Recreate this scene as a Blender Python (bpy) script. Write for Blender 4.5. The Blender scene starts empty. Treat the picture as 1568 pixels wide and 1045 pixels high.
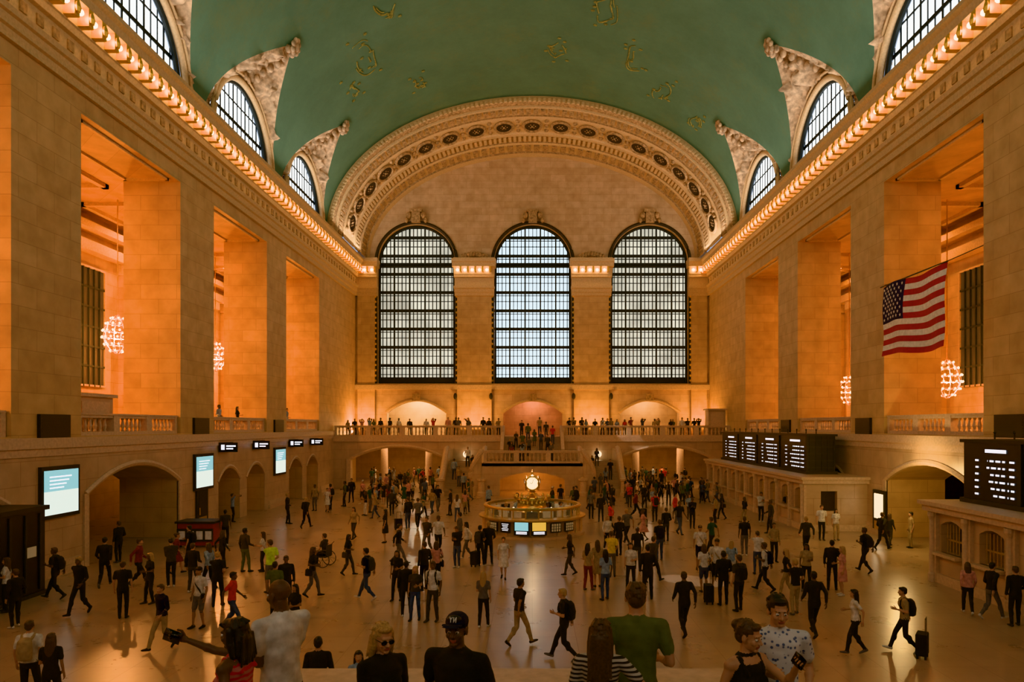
import bpy, math, random
from math import sin, cos, pi, sqrt, radians
from mathutils import Vector, Matrix, noise
from mathutils.bvhtree import BVHTree
random.seed(7)
scn = bpy.context.scene
COL = scn.collection
H = 5.8            # eye height above concourse floor
HW = 18.5          # half width of the concourse
YE = 73.3          # east wall
YW = -10.0         # west wall
ZS = H + 17.5      # vault springing
VB = 12.2          # vault rise
F = 1070.0
BAYS = [56.6 - 11.95 * k for k in range(6)]
HB = 4.05
OPT = H + 12.84    # top of the side openings
GZ = 5.4           # gallery floor

# ------------------------------------------------------------------ materials
def base_mat(name):
    m = bpy.data.materials.new(name); m.use_nodes = True
    nt = m.node_tree; b = nt.nodes['Principled BSDF']
    return m, nt, b
def plain(name, c, rough=.6, metal=0, em=None, es=0, var=.12, vs=6, bump=0.0):
    m, nt, b = base_mat(name)
    b.inputs['Roughness'].default_value = rough
    b.inputs['Metallic'].default_value = metal
    if var > 0:
        n = nt.nodes.new('ShaderNodeTexNoise'); n.inputs['Scale'].default_value = vs; n.inputs['Detail'].default_value = 5
        tc = nt.nodes.new('ShaderNodeTexCoord'); nt.links.new(tc.outputs['Object'], n.inputs['Vector'])
        r = nt.nodes.new('ShaderNodeValToRGB')
        r.color_ramp.elements[0].position = .3; r.color_ramp.elements[1].position = .7
        r.color_ramp.elements[0].color = tuple(x * (1 - var) for x in c) + (1,)
        r.color_ramp.elements[1].color = tuple(min(1, x * (1 + var)) for x in c) + (1,)
        nt.links.new(n.outputs['Fac'], r.inputs['Fac']); nt.links.new(r.outputs['Color'], b.inputs['Base Color'])
        if bump > 0:
            bp = nt.nodes.new('ShaderNodeBump'); bp.inputs['Strength'].default_value = bump
            nt.links.new(n.outputs['Fac'], bp.inputs['Height']); nt.links.new(bp.outputs['Normal'], b.inputs['Normal'])
    else:
        b.inputs['Base Color'].default_value = (*c, 1)
    if em:
        b.inputs['Emission Color'].default_value = (*em, 1); b.inputs['Emission Strength'].default_value = es
    return m
def stone(name, c1, c2, cm, bw=1.9, rh=.78, rough=.55, mort=.012, bias=0):
    m, nt, b = base_mat(name)
    g = nt.nodes.new('ShaderNodeNewGeometry'); s = nt.nodes.new('ShaderNodeSeparateXYZ')
    a = nt.nodes.new('ShaderNodeMath'); a.operation = 'ADD'
    c = nt.nodes.new('ShaderNodeCombineXYZ'); br = nt.nodes.new('ShaderNodeTexBrick')
    L = nt.links.new
    L(g.outputs['Position'], s.inputs[0]); L(s.outputs['X'], a.inputs[0]); L(s.outputs['Y'], a.inputs[1])
    L(a.outputs[0], c.inputs['X']); L(s.outputs['Z'], c.inputs['Y']); L(c.outputs[0], br.inputs['Vector'])
    br.inputs['Color1'].default_value = (*c1, 1); br.inputs['Color2'].default_value = (*c2, 1); br.inputs['Mortar'].default_value = (*cm, 1)
    br.inputs['Scale'].default_value = 1; br.inputs['Brick Width'].default_value = bw; br.inputs['Row Height'].default_value = rh
    br.inputs['Mortar Size'].default_value = mort; br.inputs['Bias'].default_value = bias
    n = nt.nodes.new('ShaderNodeTexNoise'); n.inputs['Scale'].default_value = 1.3; n.inputs['Detail'].default_value = 8
    L(g.outputs['Position'], n.inputs['Vector'])
    r = nt.nodes.new('ShaderNodeValToRGB'); r.color_ramp.elements[0].color = (.84, .82, .80, 1); r.color_ramp.elements[1].color = (1.1, 1.1, 1.1, 1)
    r.color_ramp.elements[0].position = .3; r.color_ramp.elements[1].position = .7
    L(n.outputs['Fac'], r.inputs['Fac'])
    mx = nt.nodes.new('ShaderNodeMixRGB'); mx.blend_type = 'MULTIPLY'; mx.inputs['Fac'].default_value = 1
    L(br.outputs['Color'], mx.inputs[1]); L(r.outputs['Color'], mx.inputs[2]); L(mx.outputs[0], b.inputs['Base Color'])
    b.inputs['Roughness'].default_value = rough
    return m
M = {}
M['stone'] = stone('caen_stone', (.60, .405, .225), (.53, .345, .185), (.41, .26, .14))
M['stone_up'] = stone('caen_stone_tympanum', (.57, .40, .26), (.51, .35, .22), (.40, .27, .16), 1.6, .7)
M['stone_low'] = stone('botticino_marble', (.57, .425, .315), (.51, .375, .275), (.38, .26, .18), 1.5, .9, .4)
M['trim'] = plain('carved_stone_trim', (.60, .42, .25), .6, bump=.5, vs=9)
M['trimlow'] = plain('carved_marble_trim', (.60, .45, .34), .5, bump=.2, vs=9)
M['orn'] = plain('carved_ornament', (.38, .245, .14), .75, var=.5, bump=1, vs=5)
M['relief'] = plain('relief_plaster', (.47, .33, .22), .85, var=.45, bump=1, vs=3.2)
M['gold'] = plain('gilded_ornament', (.85, .50, .12), .35, .6)
M['brass'] = plain('polished_brass', (.66, .44, .18), .3, .9)
M['bronze'] = plain('dark_bronze', (.04, .034, .025), .5, .4)
M['frame'] = plain('window_iron', (.02, .028, .03), .6, .1)
M['black'] = plain('black_panel', (.012, .012, .013), .35)
M['white'] = plain('white_enamel', (.8, .8, .78), .4)
M['dark'] = plain('painted_dark_fill', (.04, .026, .018), .9)
M['bulb'] = plain('bulb_glow', (1, .8, .5), .4, em=(1, .70, .34), es=15, var=0)
M['cbulb'] = plain('chandelier_bulb_glow', (1, .8, .5), .4, em=(1, .72, .36), es=7, var=0)
M['opal'] = plain('opal_glass', (1, .9, .75), .3, em=(1, .80, .50), es=2.2, var=0)
M['text'] = plain('lit_lettering', (.9, .9, .9), .5, em=(.85, .9, 1), es=.9, var=0)
M['screen'] = plain('lcd_screen', (.1, .2, .25), .3, em=(.30, .58, .62), es=.8, var=0)
M['screen2'] = plain('lcd_screen_white', (.3, .3, .3), .3, em=(.74, .85, .78), es=.85, var=0)
M['rack'] = plain('leaflet_rack', (.35, .28, .2), .5, em=(.8, .6, .35), es=.12, var=0)
M['yellow'] = plain('yellow_map_panel', (.8, .55, .1), .3, em=(1, .65, .15), es=.45, var=0)
M['rope'] = plain('steel_cable', (.1, .1, .1), .4, .8)
def greenmat():
    m, nt, b = base_mat('cerulean_green_ceiling'); L = nt.links.new
    g = nt.nodes.new('ShaderNodeNewGeometry')
    n = nt.nodes.new('ShaderNodeTexNoise'); n.inputs['Scale'].default_value = .3; n.inputs['Detail'].default_value = 14; n.inputs['Roughness'].default_value = .75
    L(g.outputs['Position'], n.inputs['Vector'])
    r = nt.nodes.new('ShaderNodeValToRGB')
    r.color_ramp.elements[0].position = .3; r.color_ramp.elements[1].position = .72
    r.color_ramp.elements[0].color = (.078, .145, .10, 1); r.color_ramp.elements[1].color = (.115, .205, .14, 1)
    L(n.outputs['Fac'], r.inputs['Fac']); 
    n2 = nt.nodes.new('ShaderNodeTexNoise'); n2.inputs['Scale'].default_value = .16; n2.inputs['Detail'].default_value = 12; n2.inputs['Roughness'].default_value = .85
    L(g.outputs['Position'], n2.inputs['Vector'])
    r2 = nt.nodes.new('ShaderNodeValToRGB'); r2.color_ramp.elements[0].position = .52; r2.color_ramp.elements[1].position = .68
    r2.color_ramp.elements[0].color = (0, 0, 0, 1); r2.color_ramp.elements[1].color = (.6, .6, .6, 1)
    L(n2.outputs['Fac'], r2.inputs['Fac'])
    mx = nt.nodes.new('ShaderNodeMixRGB'); L(r2.outputs['Color'], mx.inputs['Fac']); L(r.outputs['Color'], mx.inputs[1]); mx.inputs[2].default_value = (.15, .17, .085, 1)
    L(mx.outputs[0], b.inputs['Base Color'])
    b.inputs['Roughness'].default_value = .8
    return m
M['green'] = greenmat()
M['const'] = plain('constellation_gilt', (.27, .24, .085), .7, var=.35)
def floormat():
    m, nt, b = base_mat('tennessee_marble_floor'); L = nt.links.new
    g = nt.nodes.new('ShaderNodeNewGeometry')
    br = nt.nodes.new('ShaderNodeTexBrick'); L(g.outputs['Position'], br.inputs['Vector'])
    br.offset = 0
    br.inputs['Color1'].default_value = (.43, .325, .25, 1); br.inputs['Color2'].default_value = (.39, .29, .22, 1); br.inputs['Mortar'].default_value = (.30, .21, .155, 1)
    br.inputs['Scale'].default_value = 1; br.inputs['Brick Width'].default_value = 1.2; br.inputs['Row Height'].default_value = 1.2; br.inputs['Mortar Size'].default_value = .01
    n = nt.nodes.new('ShaderNodeTexNoise'); n.inputs['Scale'].default_value = .8; n.inputs['Detail'].default_value = 9; n.inputs['Roughness'].default_value = .65
    L(g.outputs['Position'], n.inputs['Vector'])
    r = nt.nodes.new('ShaderNodeValToRGB'); r.color_ramp.elements[0].position = .3; r.color_ramp.elements[1].position = .7
    r.color_ramp.elements[0].color = (.86, .84, .82, 1); r.color_ramp.elements[1].color = (1.1, 1.1, 1.1, 1)
    L(n.outputs['Fac'], r.inputs['Fac'])
    mx = nt.nodes.new('ShaderNodeMixRGB'); mx.blend_type = 'MULTIPLY'; mx.inputs['Fac'].default_value = 1
    L(br.outputs['Color'], mx.inputs[1]); L(r.outputs['Color'], mx.inputs[2]); L(mx.outputs[0], b.inputs['Base Color'])
    r2 = nt.nodes.new('ShaderNodeMapRange'); r2.inputs['To Min'].default_value = .22; r2.inputs['To Max'].default_value = .36
    L(n.outputs['Fac'], r2.inputs['Value']); L(r2.outputs[0], b.inputs['Roughness'])
    return m
M['floor'] = floormat()
def glazing(name, c, s, var=.35):
    m, nt, b = base_mat(name); L = nt.links.new
    g = nt.nodes.new('ShaderNodeNewGeometry')
    n = nt.nodes.new('ShaderNodeTexNoise'); n.inputs['Scale'].default_value = .35; n.inputs['Detail'].default_value = 3
    L(g.outputs['Position'], n.inputs['Vector'])
    r = nt.nodes.new('ShaderNodeValToRGB'); r.color_ramp.elements[0].position = .35; r.color_ramp.elements[1].position = .65
    r.color_ramp.elements[0].color = tuple(x * (1 - var) for x in c) + (1,); r.color_ramp.elements[1].color = (*c, 1)
    L(n.outputs['Fac'], r.inputs['Fac']); L(r.outputs['Color'], b.inputs['Emission Color'])
    b.inputs['Emission Strength'].default_value = s; b.inputs['Base Color'].default_value = (.3, .35, .38, 1); b.inputs['Roughness'].default_value = .3
    return m
M['glassC'] = glazing('daylit_glass_bright', (.74, .88, .96), 1.35, .12)
M['glassS'] = glazing('daylit_glass_hazy', (.88, .85, .70), .72, .4)
M['glassL'] = glazing('daylit_glass_lunette', (.88, .90, .90), 2.3, .2)
M['glassW'] = glazing('daylit_glass_west', (1.0, .88, .72), 3.7, .1)
M['glassG'] = plain('gallery_window_dark_glass', (.06, .05, .04), .2, em=(.5, .35, .18), es=.06, var=0)

# ------------------------------------------------------------------ mesh builder
class MB:
    def __init__(s, *mats): s.v = []; s.f = []; s.m = []; s.mats = [M[k] if isinstance(k, str) else k for k in mats]
    def add(s, vs, fs, m=0):
        o = len(s.v); s.v += [tuple(p) for p in vs]
        for f in fs: s.f.append(tuple(i + o for i in f)); s.m.append(m)
    def quad(s, a, b, c, d, m=0): s.add([a, b, c, d], [(0, 1, 2, 3)], m)
    def box(s, x0, x1, y0, y1, z0, z1, m=0):
        s.add([(x0, y0, z0), (x1, y0, z0), (x1, y1, z0), (x0, y1, z0), (x0, y0, z1), (x1, y0, z1), (x1, y1, z1), (x0, y1, z1)],
              [(0, 3, 2, 1), (4, 5, 6, 7), (0, 1, 5, 4), (1, 2, 6, 5), (2, 3, 7, 6), (3, 0, 4, 7)], m)
    def prism(s, poly, y0, y1, m=0, axis='y'):
        n = len(poly)
        A = [(a, y0, z) if axis == 'y' else (y0, a, z) for a, z in poly]; B = [(a, y1, z) if axis == 'y' else (y1, a, z) for a, z in poly]
        s.add(A + B, [tuple(range(n))[::-1], tuple(range(n, 2 * n))] + [(i, (i + 1) % n, n + (i + 1) % n, n + i) for i in range(n)], m)
    def lathe(s, c, prof, n=24, m=0, ang0=0, ang1=2 * pi):
        full = abs(ang1 - ang0 - 2 * pi) < 1e-5
        k = n if full else n + 1
        vs = []
        for r, z in prof:
            for i in range(k):
                a = ang0 + (ang1 - ang0) * i / n
                vs.append((c[0] + r * cos(a), c[1] + r * sin(a), c[2] + z))
        fs = []
        for j in range(len(prof) - 1):
            for i in range(n):
                i2 = (i + 1) % k
                fs.append((j * k + i, j * k + i2, (j + 1) * k + i2, (j + 1) * k + i))
        s.add(vs, fs, m)
    def sphere(s, c, r, m=0, nu=8, nv=5):
        if not hasattr(r, '__len__'): r = (r, r, r)
        vs = [(c[0], c[1], c[2] - r[2])]
        for j in range(1, nv):
            t = -pi / 2 + pi * j / nv
            for i in range(nu):
                a = 2 * pi * i / nu
                vs.append((c[0] + r[0] * cos(t) * cos(a), c[1] + r[1] * cos(t) * sin(a), c[2] + r[2] * sin(t)))
        vs.append((c[0], c[1], c[2] + r[2])); fs = []
        for i in range(nu):
            fs.append((0, 1 + (i + 1) % nu, 1 + i)); l = 1 + (nv - 2) * nu
            fs.append((l + i, l + (i + 1) % nu, len(vs) - 1))
            for j in range(nv - 2):
                a = 1 + j * nu; fs.append((a + i, a + (i + 1) % nu, a + nu + (i + 1) % nu, a + nu + i))
        s.add(vs, fs, m)
    def tube(s, pts, r, n=6, m=0, closed=False):
        pts = [Vector(p) for p in pts]; N = len(pts); vs = []; fs = []
        for i, p in enumerate(pts):
            a = pts[i - 1] if (i > 0 or closed) else p; b = pts[(i + 1) % N] if (i < N - 1 or closed) else p
            d = (b - a).normalized(); ref = Vector((0, 0, 1)) if abs(d.z) < .95 else Vector((0, 1, 0))
            u = d.cross(ref).normalized(); w = d.cross(u)
            for k in range(n): vs.append(p + u * r * cos(2 * pi * k / n) + w * r * sin(2 * pi * k / n))
        for i in range(N if closed else N - 1):
            j = (i + 1) % N
            for k in range(n): fs.append((i * n + k, i * n + (k + 1) % n, j * n + (k + 1) % n, j * n + k))
        if not closed: fs += [tuple(range(n)), tuple(range((N - 1) * n, N * n))]
        s.add(vs, fs, m)
    def obj(s, name, smooth=False, parent=None, recalc=True):
        me = bpy.data.meshes.new(name); me.from_pydata(s.v, [], s.f)
        for m in s.mats: me.materials.append(m)
        me.polygons.foreach_set('material_index', s.m)
        if smooth: me.polygons.foreach_set('use_smooth', [True] * len(s.f))
        me.update()
        if recalc:
            import bmesh
            bm = bmesh.new(); bm.from_mesh(me); bmesh.ops.recalc_face_normals(bm, faces=bm.faces); bm.to_mesh(me); bm.free()
        o = bpy.data.objects.new(name, me); COL.objects.link(o)
        if parent: o.parent = parent
        return o

def wall(mb, P, u0, u1, z0, ztop, holes, depth, m=0, mr=0, back=True, ns=1):
    zt = ztop if callable(ztop) else (lambda u: ztop)
    bp = {round(u0, 4), round(u1, 4)}
    for i in range(1, ns): bp.add(round(u0 + (u1 - u0) * i / ns, 4))
    for h in holes:
        k = h.get('n', 1)
        for i in range(k + 1):
            t = (1 - cos(pi * i / k)) / 2 if k > 1 else i
            bp.add(round(h['a'] + (h['b'] - h['a']) * t, 4))
    bp = sorted(b for b in bp if u0 - 1e-6 <= b <= u1 + 1e-6)
    for a, b in zip(bp, bp[1:]):
        mid = (a + b) / 2
        hs = sorted([h for h in holes if h['a'] - 1e-4 < mid < h['b'] + 1e-4], key=lambda h: h['bot'])
        ca, cb = z0, z0
        segs = []
        for h in hs:
            if h['bot'] > max(ca, cb) + 1e-4: segs.append((ca, cb, h['bot'], h['bot']))
            ta, tb = h['top'](a), h['top'](b)
            if h['bot'] > z0 + 1e-3: mb.quad(P(a, h['bot'], 0), P(b, h['bot'], 0), P(b, h['bot'], depth), P(a, h['bot'], depth), mr)
            mb.quad(P(a, ta, 0), P(b, tb, 0), P(b, tb, depth), P(a, ta, depth), mr)
            ca, cb = ta, tb
        segs.append((ca, cb, zt(a), zt(b)))
        for (p, q, r, t) in segs:
            mb.quad(P(a, p, 0), P(b, q, 0), P(b, t, 0), P(a, r, 0), m)
            if back: mb.quad(P(a, p, depth), P(b, q, depth), P(b, t, depth), P(a, r, depth), m)
    for h in holes:
        for u in (h['a'], h['b']):
            mb.quad(P(u, h['bot'], 0), P(u, h['bot'], depth), P(u, h['top'](u), depth), P(u, h['top'](u), 0), mr)
def semi(c, r, zs): return lambda u: zs + sqrt(max(0, r * r - (u - c) ** 2))
def seg(c, hw, zs, rise): return lambda u: zs + rise * max(0, 1 - ((u - c) / hw) ** 2)
def rect(z): return lambda u: z
def ell(x, d=0, a=HW, b=VB):
    return ZS + (b - d) * sqrt(max(0, 1 - (x / (a - d)) ** 2))

# ------------------------------------------------------------------ floor
mb = MB('floor'); mb.quad((-28, YW - 3, 0), (28, YW - 3, 0), (28, 82, 0), (-28, 82, 0)); mb.obj('floor')

# ------------------------------------------------------------------ ceiling vault
PT = math.asin(6.9 / VB); BW = 5.35
def phi0(y):
    for c in BAYS:
        d = abs(y - c)
        if d < BW: return PT * (1 - d / BW) ** .66
    return 0.0
ycols = set([YW, 62.8])
for c in BAYS:
    for i in range(-24, 25):
        y = c + BW * (1 if i > 0 else -1) * (abs(i) / 24) ** 1.0
        if YW < y < 62.8: ycols.add(round(y, 4))
y = YW
while y < 62.8: ycols.add(round(y, 4)); y += 1.2
ycols = sorted(ycols); NP = 56
vs = []; fs = []
for y in ycols:
    p0 = phi0(y)
    for j in range(NP + 1):
        ph = p0 + (pi - 2 * p0) * j / NP
        vs.append((HW * cos(ph), y, ZS + VB * sin(ph)))
for i in range(len(ycols) - 1):
    for j in range(NP):
        a = i * (NP + 1) + j; fs.append((a, a + 1, a + NP + 2, a + NP + 1))
mb = MB('green'); mb.add(vs, fs); mb.obj('ceiling', smooth=True, recalc=False)

# faint constellations painted on the vault
mb = MB('const')
def vp(y, ang, off=.03):
    ph = radians(ang); return Vector(((HW - off) * cos(ph), y, ZS + (VB - off) * sin(ph)))
def figure(y, ang, s, seed):
    rr = random.Random(seed)
    k = 8; pts = []
    for i in range(k):
        pts.append((y + s * (i / k - .5) * 2 + rr.uniform(-1, 1) * s * .3, ang + rr.uniform(-5, 5) * s / 3))
    for p in pts:
        c = vp(p[0], p[1], .04)
        for q in range(4):
            d = Vector((0, cos(q * pi / 4), 0)) + (vp(0, p[1] + 1) - vp(0, p[1])).normalized() * sin(q * pi / 4)
            mb.tube([c - d * .15, c + d * .15], .022, 4)
    ph1 = rr.uniform(0, 6)
    for sgm in range(8):
        t0 = rr.uniform(0, 6.28); ln = rr.uniform(.6, 1.5); ra = rr.uniform(.4, 1)
        mb.tube([vp(y + s * .8 * ra * cos(t) + .12 * sin(5 * t + ph1), ang + 3.6 * ra * s / 3 * sin(t) + .5 * sin(3 * t + ph1)) for t in [t0 + ln * i / 12 for i in range(13)]], rr.uniform(.025, .05), 4)
for i, (yy, an, s) in enumerate([(50.5, 131, 3.0), (53.5, 138, 1.6), (57, 120, 1.4), (46, 122, 2.2), (57.5, 55, 2.2), (54, 64, 2.4), (49, 74, 2.6), (59, 42, 1.6),
                                 (45, 80, 2.4), (44, 106, 2.6), (55, 84, 1.8), (40, 130, 2.5), (38, 55, 2.5), (34, 95, 3), (22, 120, 3), (20, 60, 3)]):
    figure(yy, an, s, i)
mb.obj('constellation_mural')

# lunettes (relief spandrels) and clerestory windows
wn = [0]
def arch_window(P, c, r, zb, zs, glass, vstep, vthick, hsteps, main=4, dep=.14):
    mb = MB('frame', glass)
    T = semi(c, r, zs); n = 32
    for i in range(n):
        a = c - r * cos(pi * i / n); b = c - r * cos(pi * (i + 1) / n)
        mb.quad(P(a, zb, .35), P(b, zb, .35), P(b, T(b), .35), P(a, T(a), .35), 1)
    def bar(ua, ub, za, zb_, w0, w1):
        v = [P(u, z, w) for w in (w0, w1) for u, z in ((ua, za), (ub, za), (ub, zb_), (ua, zb_))]
        mb.add(v, [(0, 1, 2, 3), (4, 5, 6, 7), (0, 1, 5, 4), (1, 2, 6, 5), (2, 3, 7, 6), (3, 0, 4, 7)], 0)
    k = int(round(2 * r / vstep)); vstep = 2 * r / k
    for i in range(1, k):
        u = c - r + vstep * i; th = vthick * (2.0 if i % main == 0 else 1)
        bar(u - th / 2, u + th / 2, zb, T(u) - .02, .33 - dep, .33)
    for z, th in hsteps:
        hw = r if z <= zs else sqrt(max(0, r * r - (z - zs) ** 2))
        if hw > .3: bar(c - hw, c + hw, z - th / 2, z + th / 2, .32 - dep, .33)
    pts = [P(c - r + .12, zb + .1, .1)] + [P(c - (r - .12) * cos(pi * i / n), zs + (r - .12) * sin(pi * i / n), .1) for i in range(n + 1)] + [P(c + r - .12, zb + .1, .1)]
    mb.tube(pts, .15, 6, 0, closed=True)
    wn[0] += 1
    return mb.obj('window_%d' % wn[0])
WR = 4.25
for sd in (-1, 1):
    rl = MB('relief', 'trim')
    for bi, c in enumerate(BAYS):
        nt_, ns_ = 96, 28; vs = []; fs = []
        for i in range(nt_ + 1):
            t = pi * i / nt_; g = cos(t)
            A = Vector((sd * (HW + .12), c + (WR + .2) * g, ZS - .05 + (WR + .3) * sin(t)))
            ph = PT * max(0, 1 - abs(g)) ** .66
            G = Vector((sd * HW * cos(ph), c + BW * g, ZS + VB * sin(ph)))
            for j in range(ns_ + 1):
                s_ = j / ns_; p = A.lerp(G, s_)
                e = min(1, sin(pi * s_) * 1.8) * min(1, sin(t) * 2.5)
                q = Vector((p.y * .9, p.z * .9, sd * 3 + bi))
                nz = noise.turbulence(q, 4, False) - .35
                nz2 = 1 - abs(noise.noise(Vector((p.y * 1.5, p.z * 1.5, 5 + bi)))) * 3
                nz3 = 1 - abs(noise.noise(Vector((p.y * 2.8, p.z * 2.8, 9 + bi)))) * 4
                p = p + Vector((-sd, 0, -.35)) * e * (.7 * nz + .3 * nz2 + .16 * nz3)
                vs.append(p)
        for i in range(nt_):
            for j in range(ns_):
                a = i * (ns_ + 1) + j; fs.append((a, a + 1, a + ns_ + 2, a + ns_ + 1))
        rl.add(vs, fs, 0)
        for rr_, tr in ((WR + .16, .2), (WR + .55, .1)):
            rl.tube([(sd * (HW - .05 - (rr_ - WR) * .3), c + rr_ * cos(pi * i / 32), ZS - .1 + rr_ * sin(pi * i / 32)) for i in range(33)], tr, 6, 1)
        tip = Vector((sd * (HW * cos(PT) - .15), c, ZS + VB * sin(PT) - .15))
        for q in range(9):
            aq = q * 2 * pi / 8
            off = Vector((sd * -.25 * sin(aq) * .5, .38 * cos(aq), .38 * sin(aq))) if q < 8 else Vector((0, 0, 0))
            rl.sphere(tip + off, (.16, .2, .2) if q < 8 else (.22, .3, .34), 0, 8, 6)
        for q in range(7):
            s_ = q / 7; A = Vector((sd * (HW - .1), c, ZS + WR + .5)); p = A.lerp(tip, s_)
            for w in (-1, 1): rl.sphere(p + Vector((-sd * .1, w * (.25 + .5 * (1 - s_) * abs(sin(q * 1.3))), 0)), (.2, .24, .26), 0, 7, 5)
        P = lambda u, z, w, sd=sd: (sd * (HW + .05 + w), u, z)
        arch_window(P, c, WR, ZS - .5, ZS, 'glassL', .62, .06, [(ZS + .6, .08), (ZS + 1.75, .2), (ZS + 3.0, .08)], 3, .05)
    rl.obj('relief_spandrels_' + ('left' if sd < 0 else 'right'), smooth=True)

# ------------------------------------------------------------------ side walls
for sd in (-1, 1):
    holes = []
    for bi, c in enumerate(BAYS):
        holes.append(dict(a=c - HB, b=c + HB, bot=GZ, top=rect(OPT)))
        if bi in (1, 0):
            for cc in (c - 2.05, c + 2.05): holes.append(dict(a=cc - 1.5, b=cc + 1.5, bot=0, top=seg(cc, 1.5, 2.5, .75), n=10))
        else:
            holes.append(dict(a=c - 3.7, b=c + 3.7, bot=0, top=seg(c, 3.7, 3.0, .95), n=14))
    mb = MB('stone', 'stone', 'dark')
    P = lambda u, z, w, sd=sd: (sd * (HW + w), u, z)
    wall(mb, P, YW, YE, 0, ZS, holes, 3.0)
    mb.box(min(sd * 27, sd * 27.5), max(sd * 27, sd * 27.5), YW, YE + 6, 0, 20, 0)
    mb.obj('wall_' + ('left' if sd < 0 else 'right'))
    mb = MB('stone'); a, b = sorted((sd * 18.51, sd * 27)); mb.box(a + .001, b, YW, YE, GZ - .35, GZ - .01); mb.obj('gallery_floor_' + ('left' if sd < 0 else 'right'))
    mb = MB('stone', 'trim', 'dark'); a, b = sorted((sd * 21.45, sd * 27)); mb.box(a, b, YW, YE, OPT + .02, OPT + .4)
    a, b = sorted((sd * 22.6, sd * 26))
    for c in BAYS:
        for q in range(2):
            y0 = c - 4.6 + q * 4.8
            mb.box(a, b, y0, y0 + .3, OPT - .2, OPT + .05, 1); mb.box(a, b, y0 + 4.1, y0 + 4.4, OPT - .2, OPT + .05, 1)
        mb.box(a, a + .3, c - 4.6, c + 4.6, OPT - .2, OPT + .05, 1); mb.box(b - .3, b, c - 4.6, c + 4.6, OPT - .2, OPT + .05, 1)
    for c in BAYS:
        for yy in (c + 1.6, c + 4.6):
            a, b = sorted((sd * 26.6, sd * 27)); mb.box(a, b, yy - .7, yy + .7, GZ, 16.2, 0)
            a, b = sorted((sd * 26.4, sd * 27)); mb.box(a, b, yy - .85, yy + .85, 15.6, 16.3, 1)
    a, b = sorted((sd * 26.3, sd * 27)); mb.box(a, b, YW, YE, 16.3, 16.9, 1); a, b = sorted((sd * 26.0, sd * 27)); mb.box(a, b, YW, YE, 17.5, 17.9, 1)
    mb.obj('gallery_ceiling_' + ('left' if sd < 0 else 'right'))
    mb = MB('trim', 'orn', 'gold', 'bulb')
    for c in BAYS:
        for (w0, w1) in ((.35, .5), (2.5, 2.65)):
            a, b = sorted((sd * (HW + w0), sd * (HW + w1))); mb.box(a, b, c - HB + .5, c + HB - .5, OPT - .12, OPT + .02)
        for yy in (c - HB + .5, c + HB - .65):
            a, b = sorted((sd * (HW + .35), sd * (HW + 2.65))); mb.box(a, b, yy, yy + .15, OPT - .12, OPT + .02)
    prof = [(0, 13.6), (.18, 13.6), (.18, 13.95), (.30, 14.0), (.30, 14.35), (.42, 14.4), (.46, 14.6), (.2, 14.65), (.2, 15.45), (.38, 15.5), (.45, 15.75), (.5, 15.8), (.5, 16.5),
            (.95, 16.55), (1.0, 16.9), (1.15, 17.05), (1.15, 17.25), (.6, 17.45), (0, 17.5)]
    n = len(prof); vs = []
    for yv in (YW, YE):
        for p, z in prof: vs.append((sd * (HW - p), yv, H + z))
    mb.add(vs, [(i, i + 1, n + i + 1, n + i) for i in range(n - 1)], 0)
    yy = YW + .4
    while yy < YE - .8:
        a, b = sorted((sd * (HW - .5), sd * (HW - .95)))
        mb.box(a, b, yy + .28, yy + .58, H + 15.85, H + 16.56, 2)
        mb.sphere((sd * (HW - .98), yy + .43, H + 16.18), (.1, .17, .26), 2, 6, 4)
        mb.sphere((sd * (HW - .8), yy, H + 16.22), .13, 3, 8, 5)
        mb.box(min(sd * (HW - .2), sd * (HW - .26)), max(sd * (HW - .2), sd * (HW - .26)), yy + .1, yy + .45, H + 14.85, H + 15.25, 1)
        yy += .86
    mb.obj('trim_cornice_' + ('left' if sd < 0 else 'right'))
    for yy in (18.4, 30.3, 42.3, 54.3, 66.2):
        mb = MB('frame', 'glassG', 'trim'); w = 1.6
        def bx(xa, xb, *r, m=0):
            a, b = sorted((sd * xa, sd * xb)); mb.box(a, b, *r, m)
        bx(26.9, 26.97, yy - w, yy + w, 8.2, 15.4, m=1)
        for q in range(7): bx(26.8, 26.9, yy - w + q * .53 - .03, yy - w + q * .53 + .06, 8.2, 15.4, m=2 if q in (0, 6) else 0)
        for q in range(7): bx(26.82, 26.9, yy - w, yy + w, 8.2 + q * 1.2, 8.32 + q * 1.2, m=2 if q in (0, 6) else 0)
        wn[0] += 1; mb.obj('window_%d' % wn[0])

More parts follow.
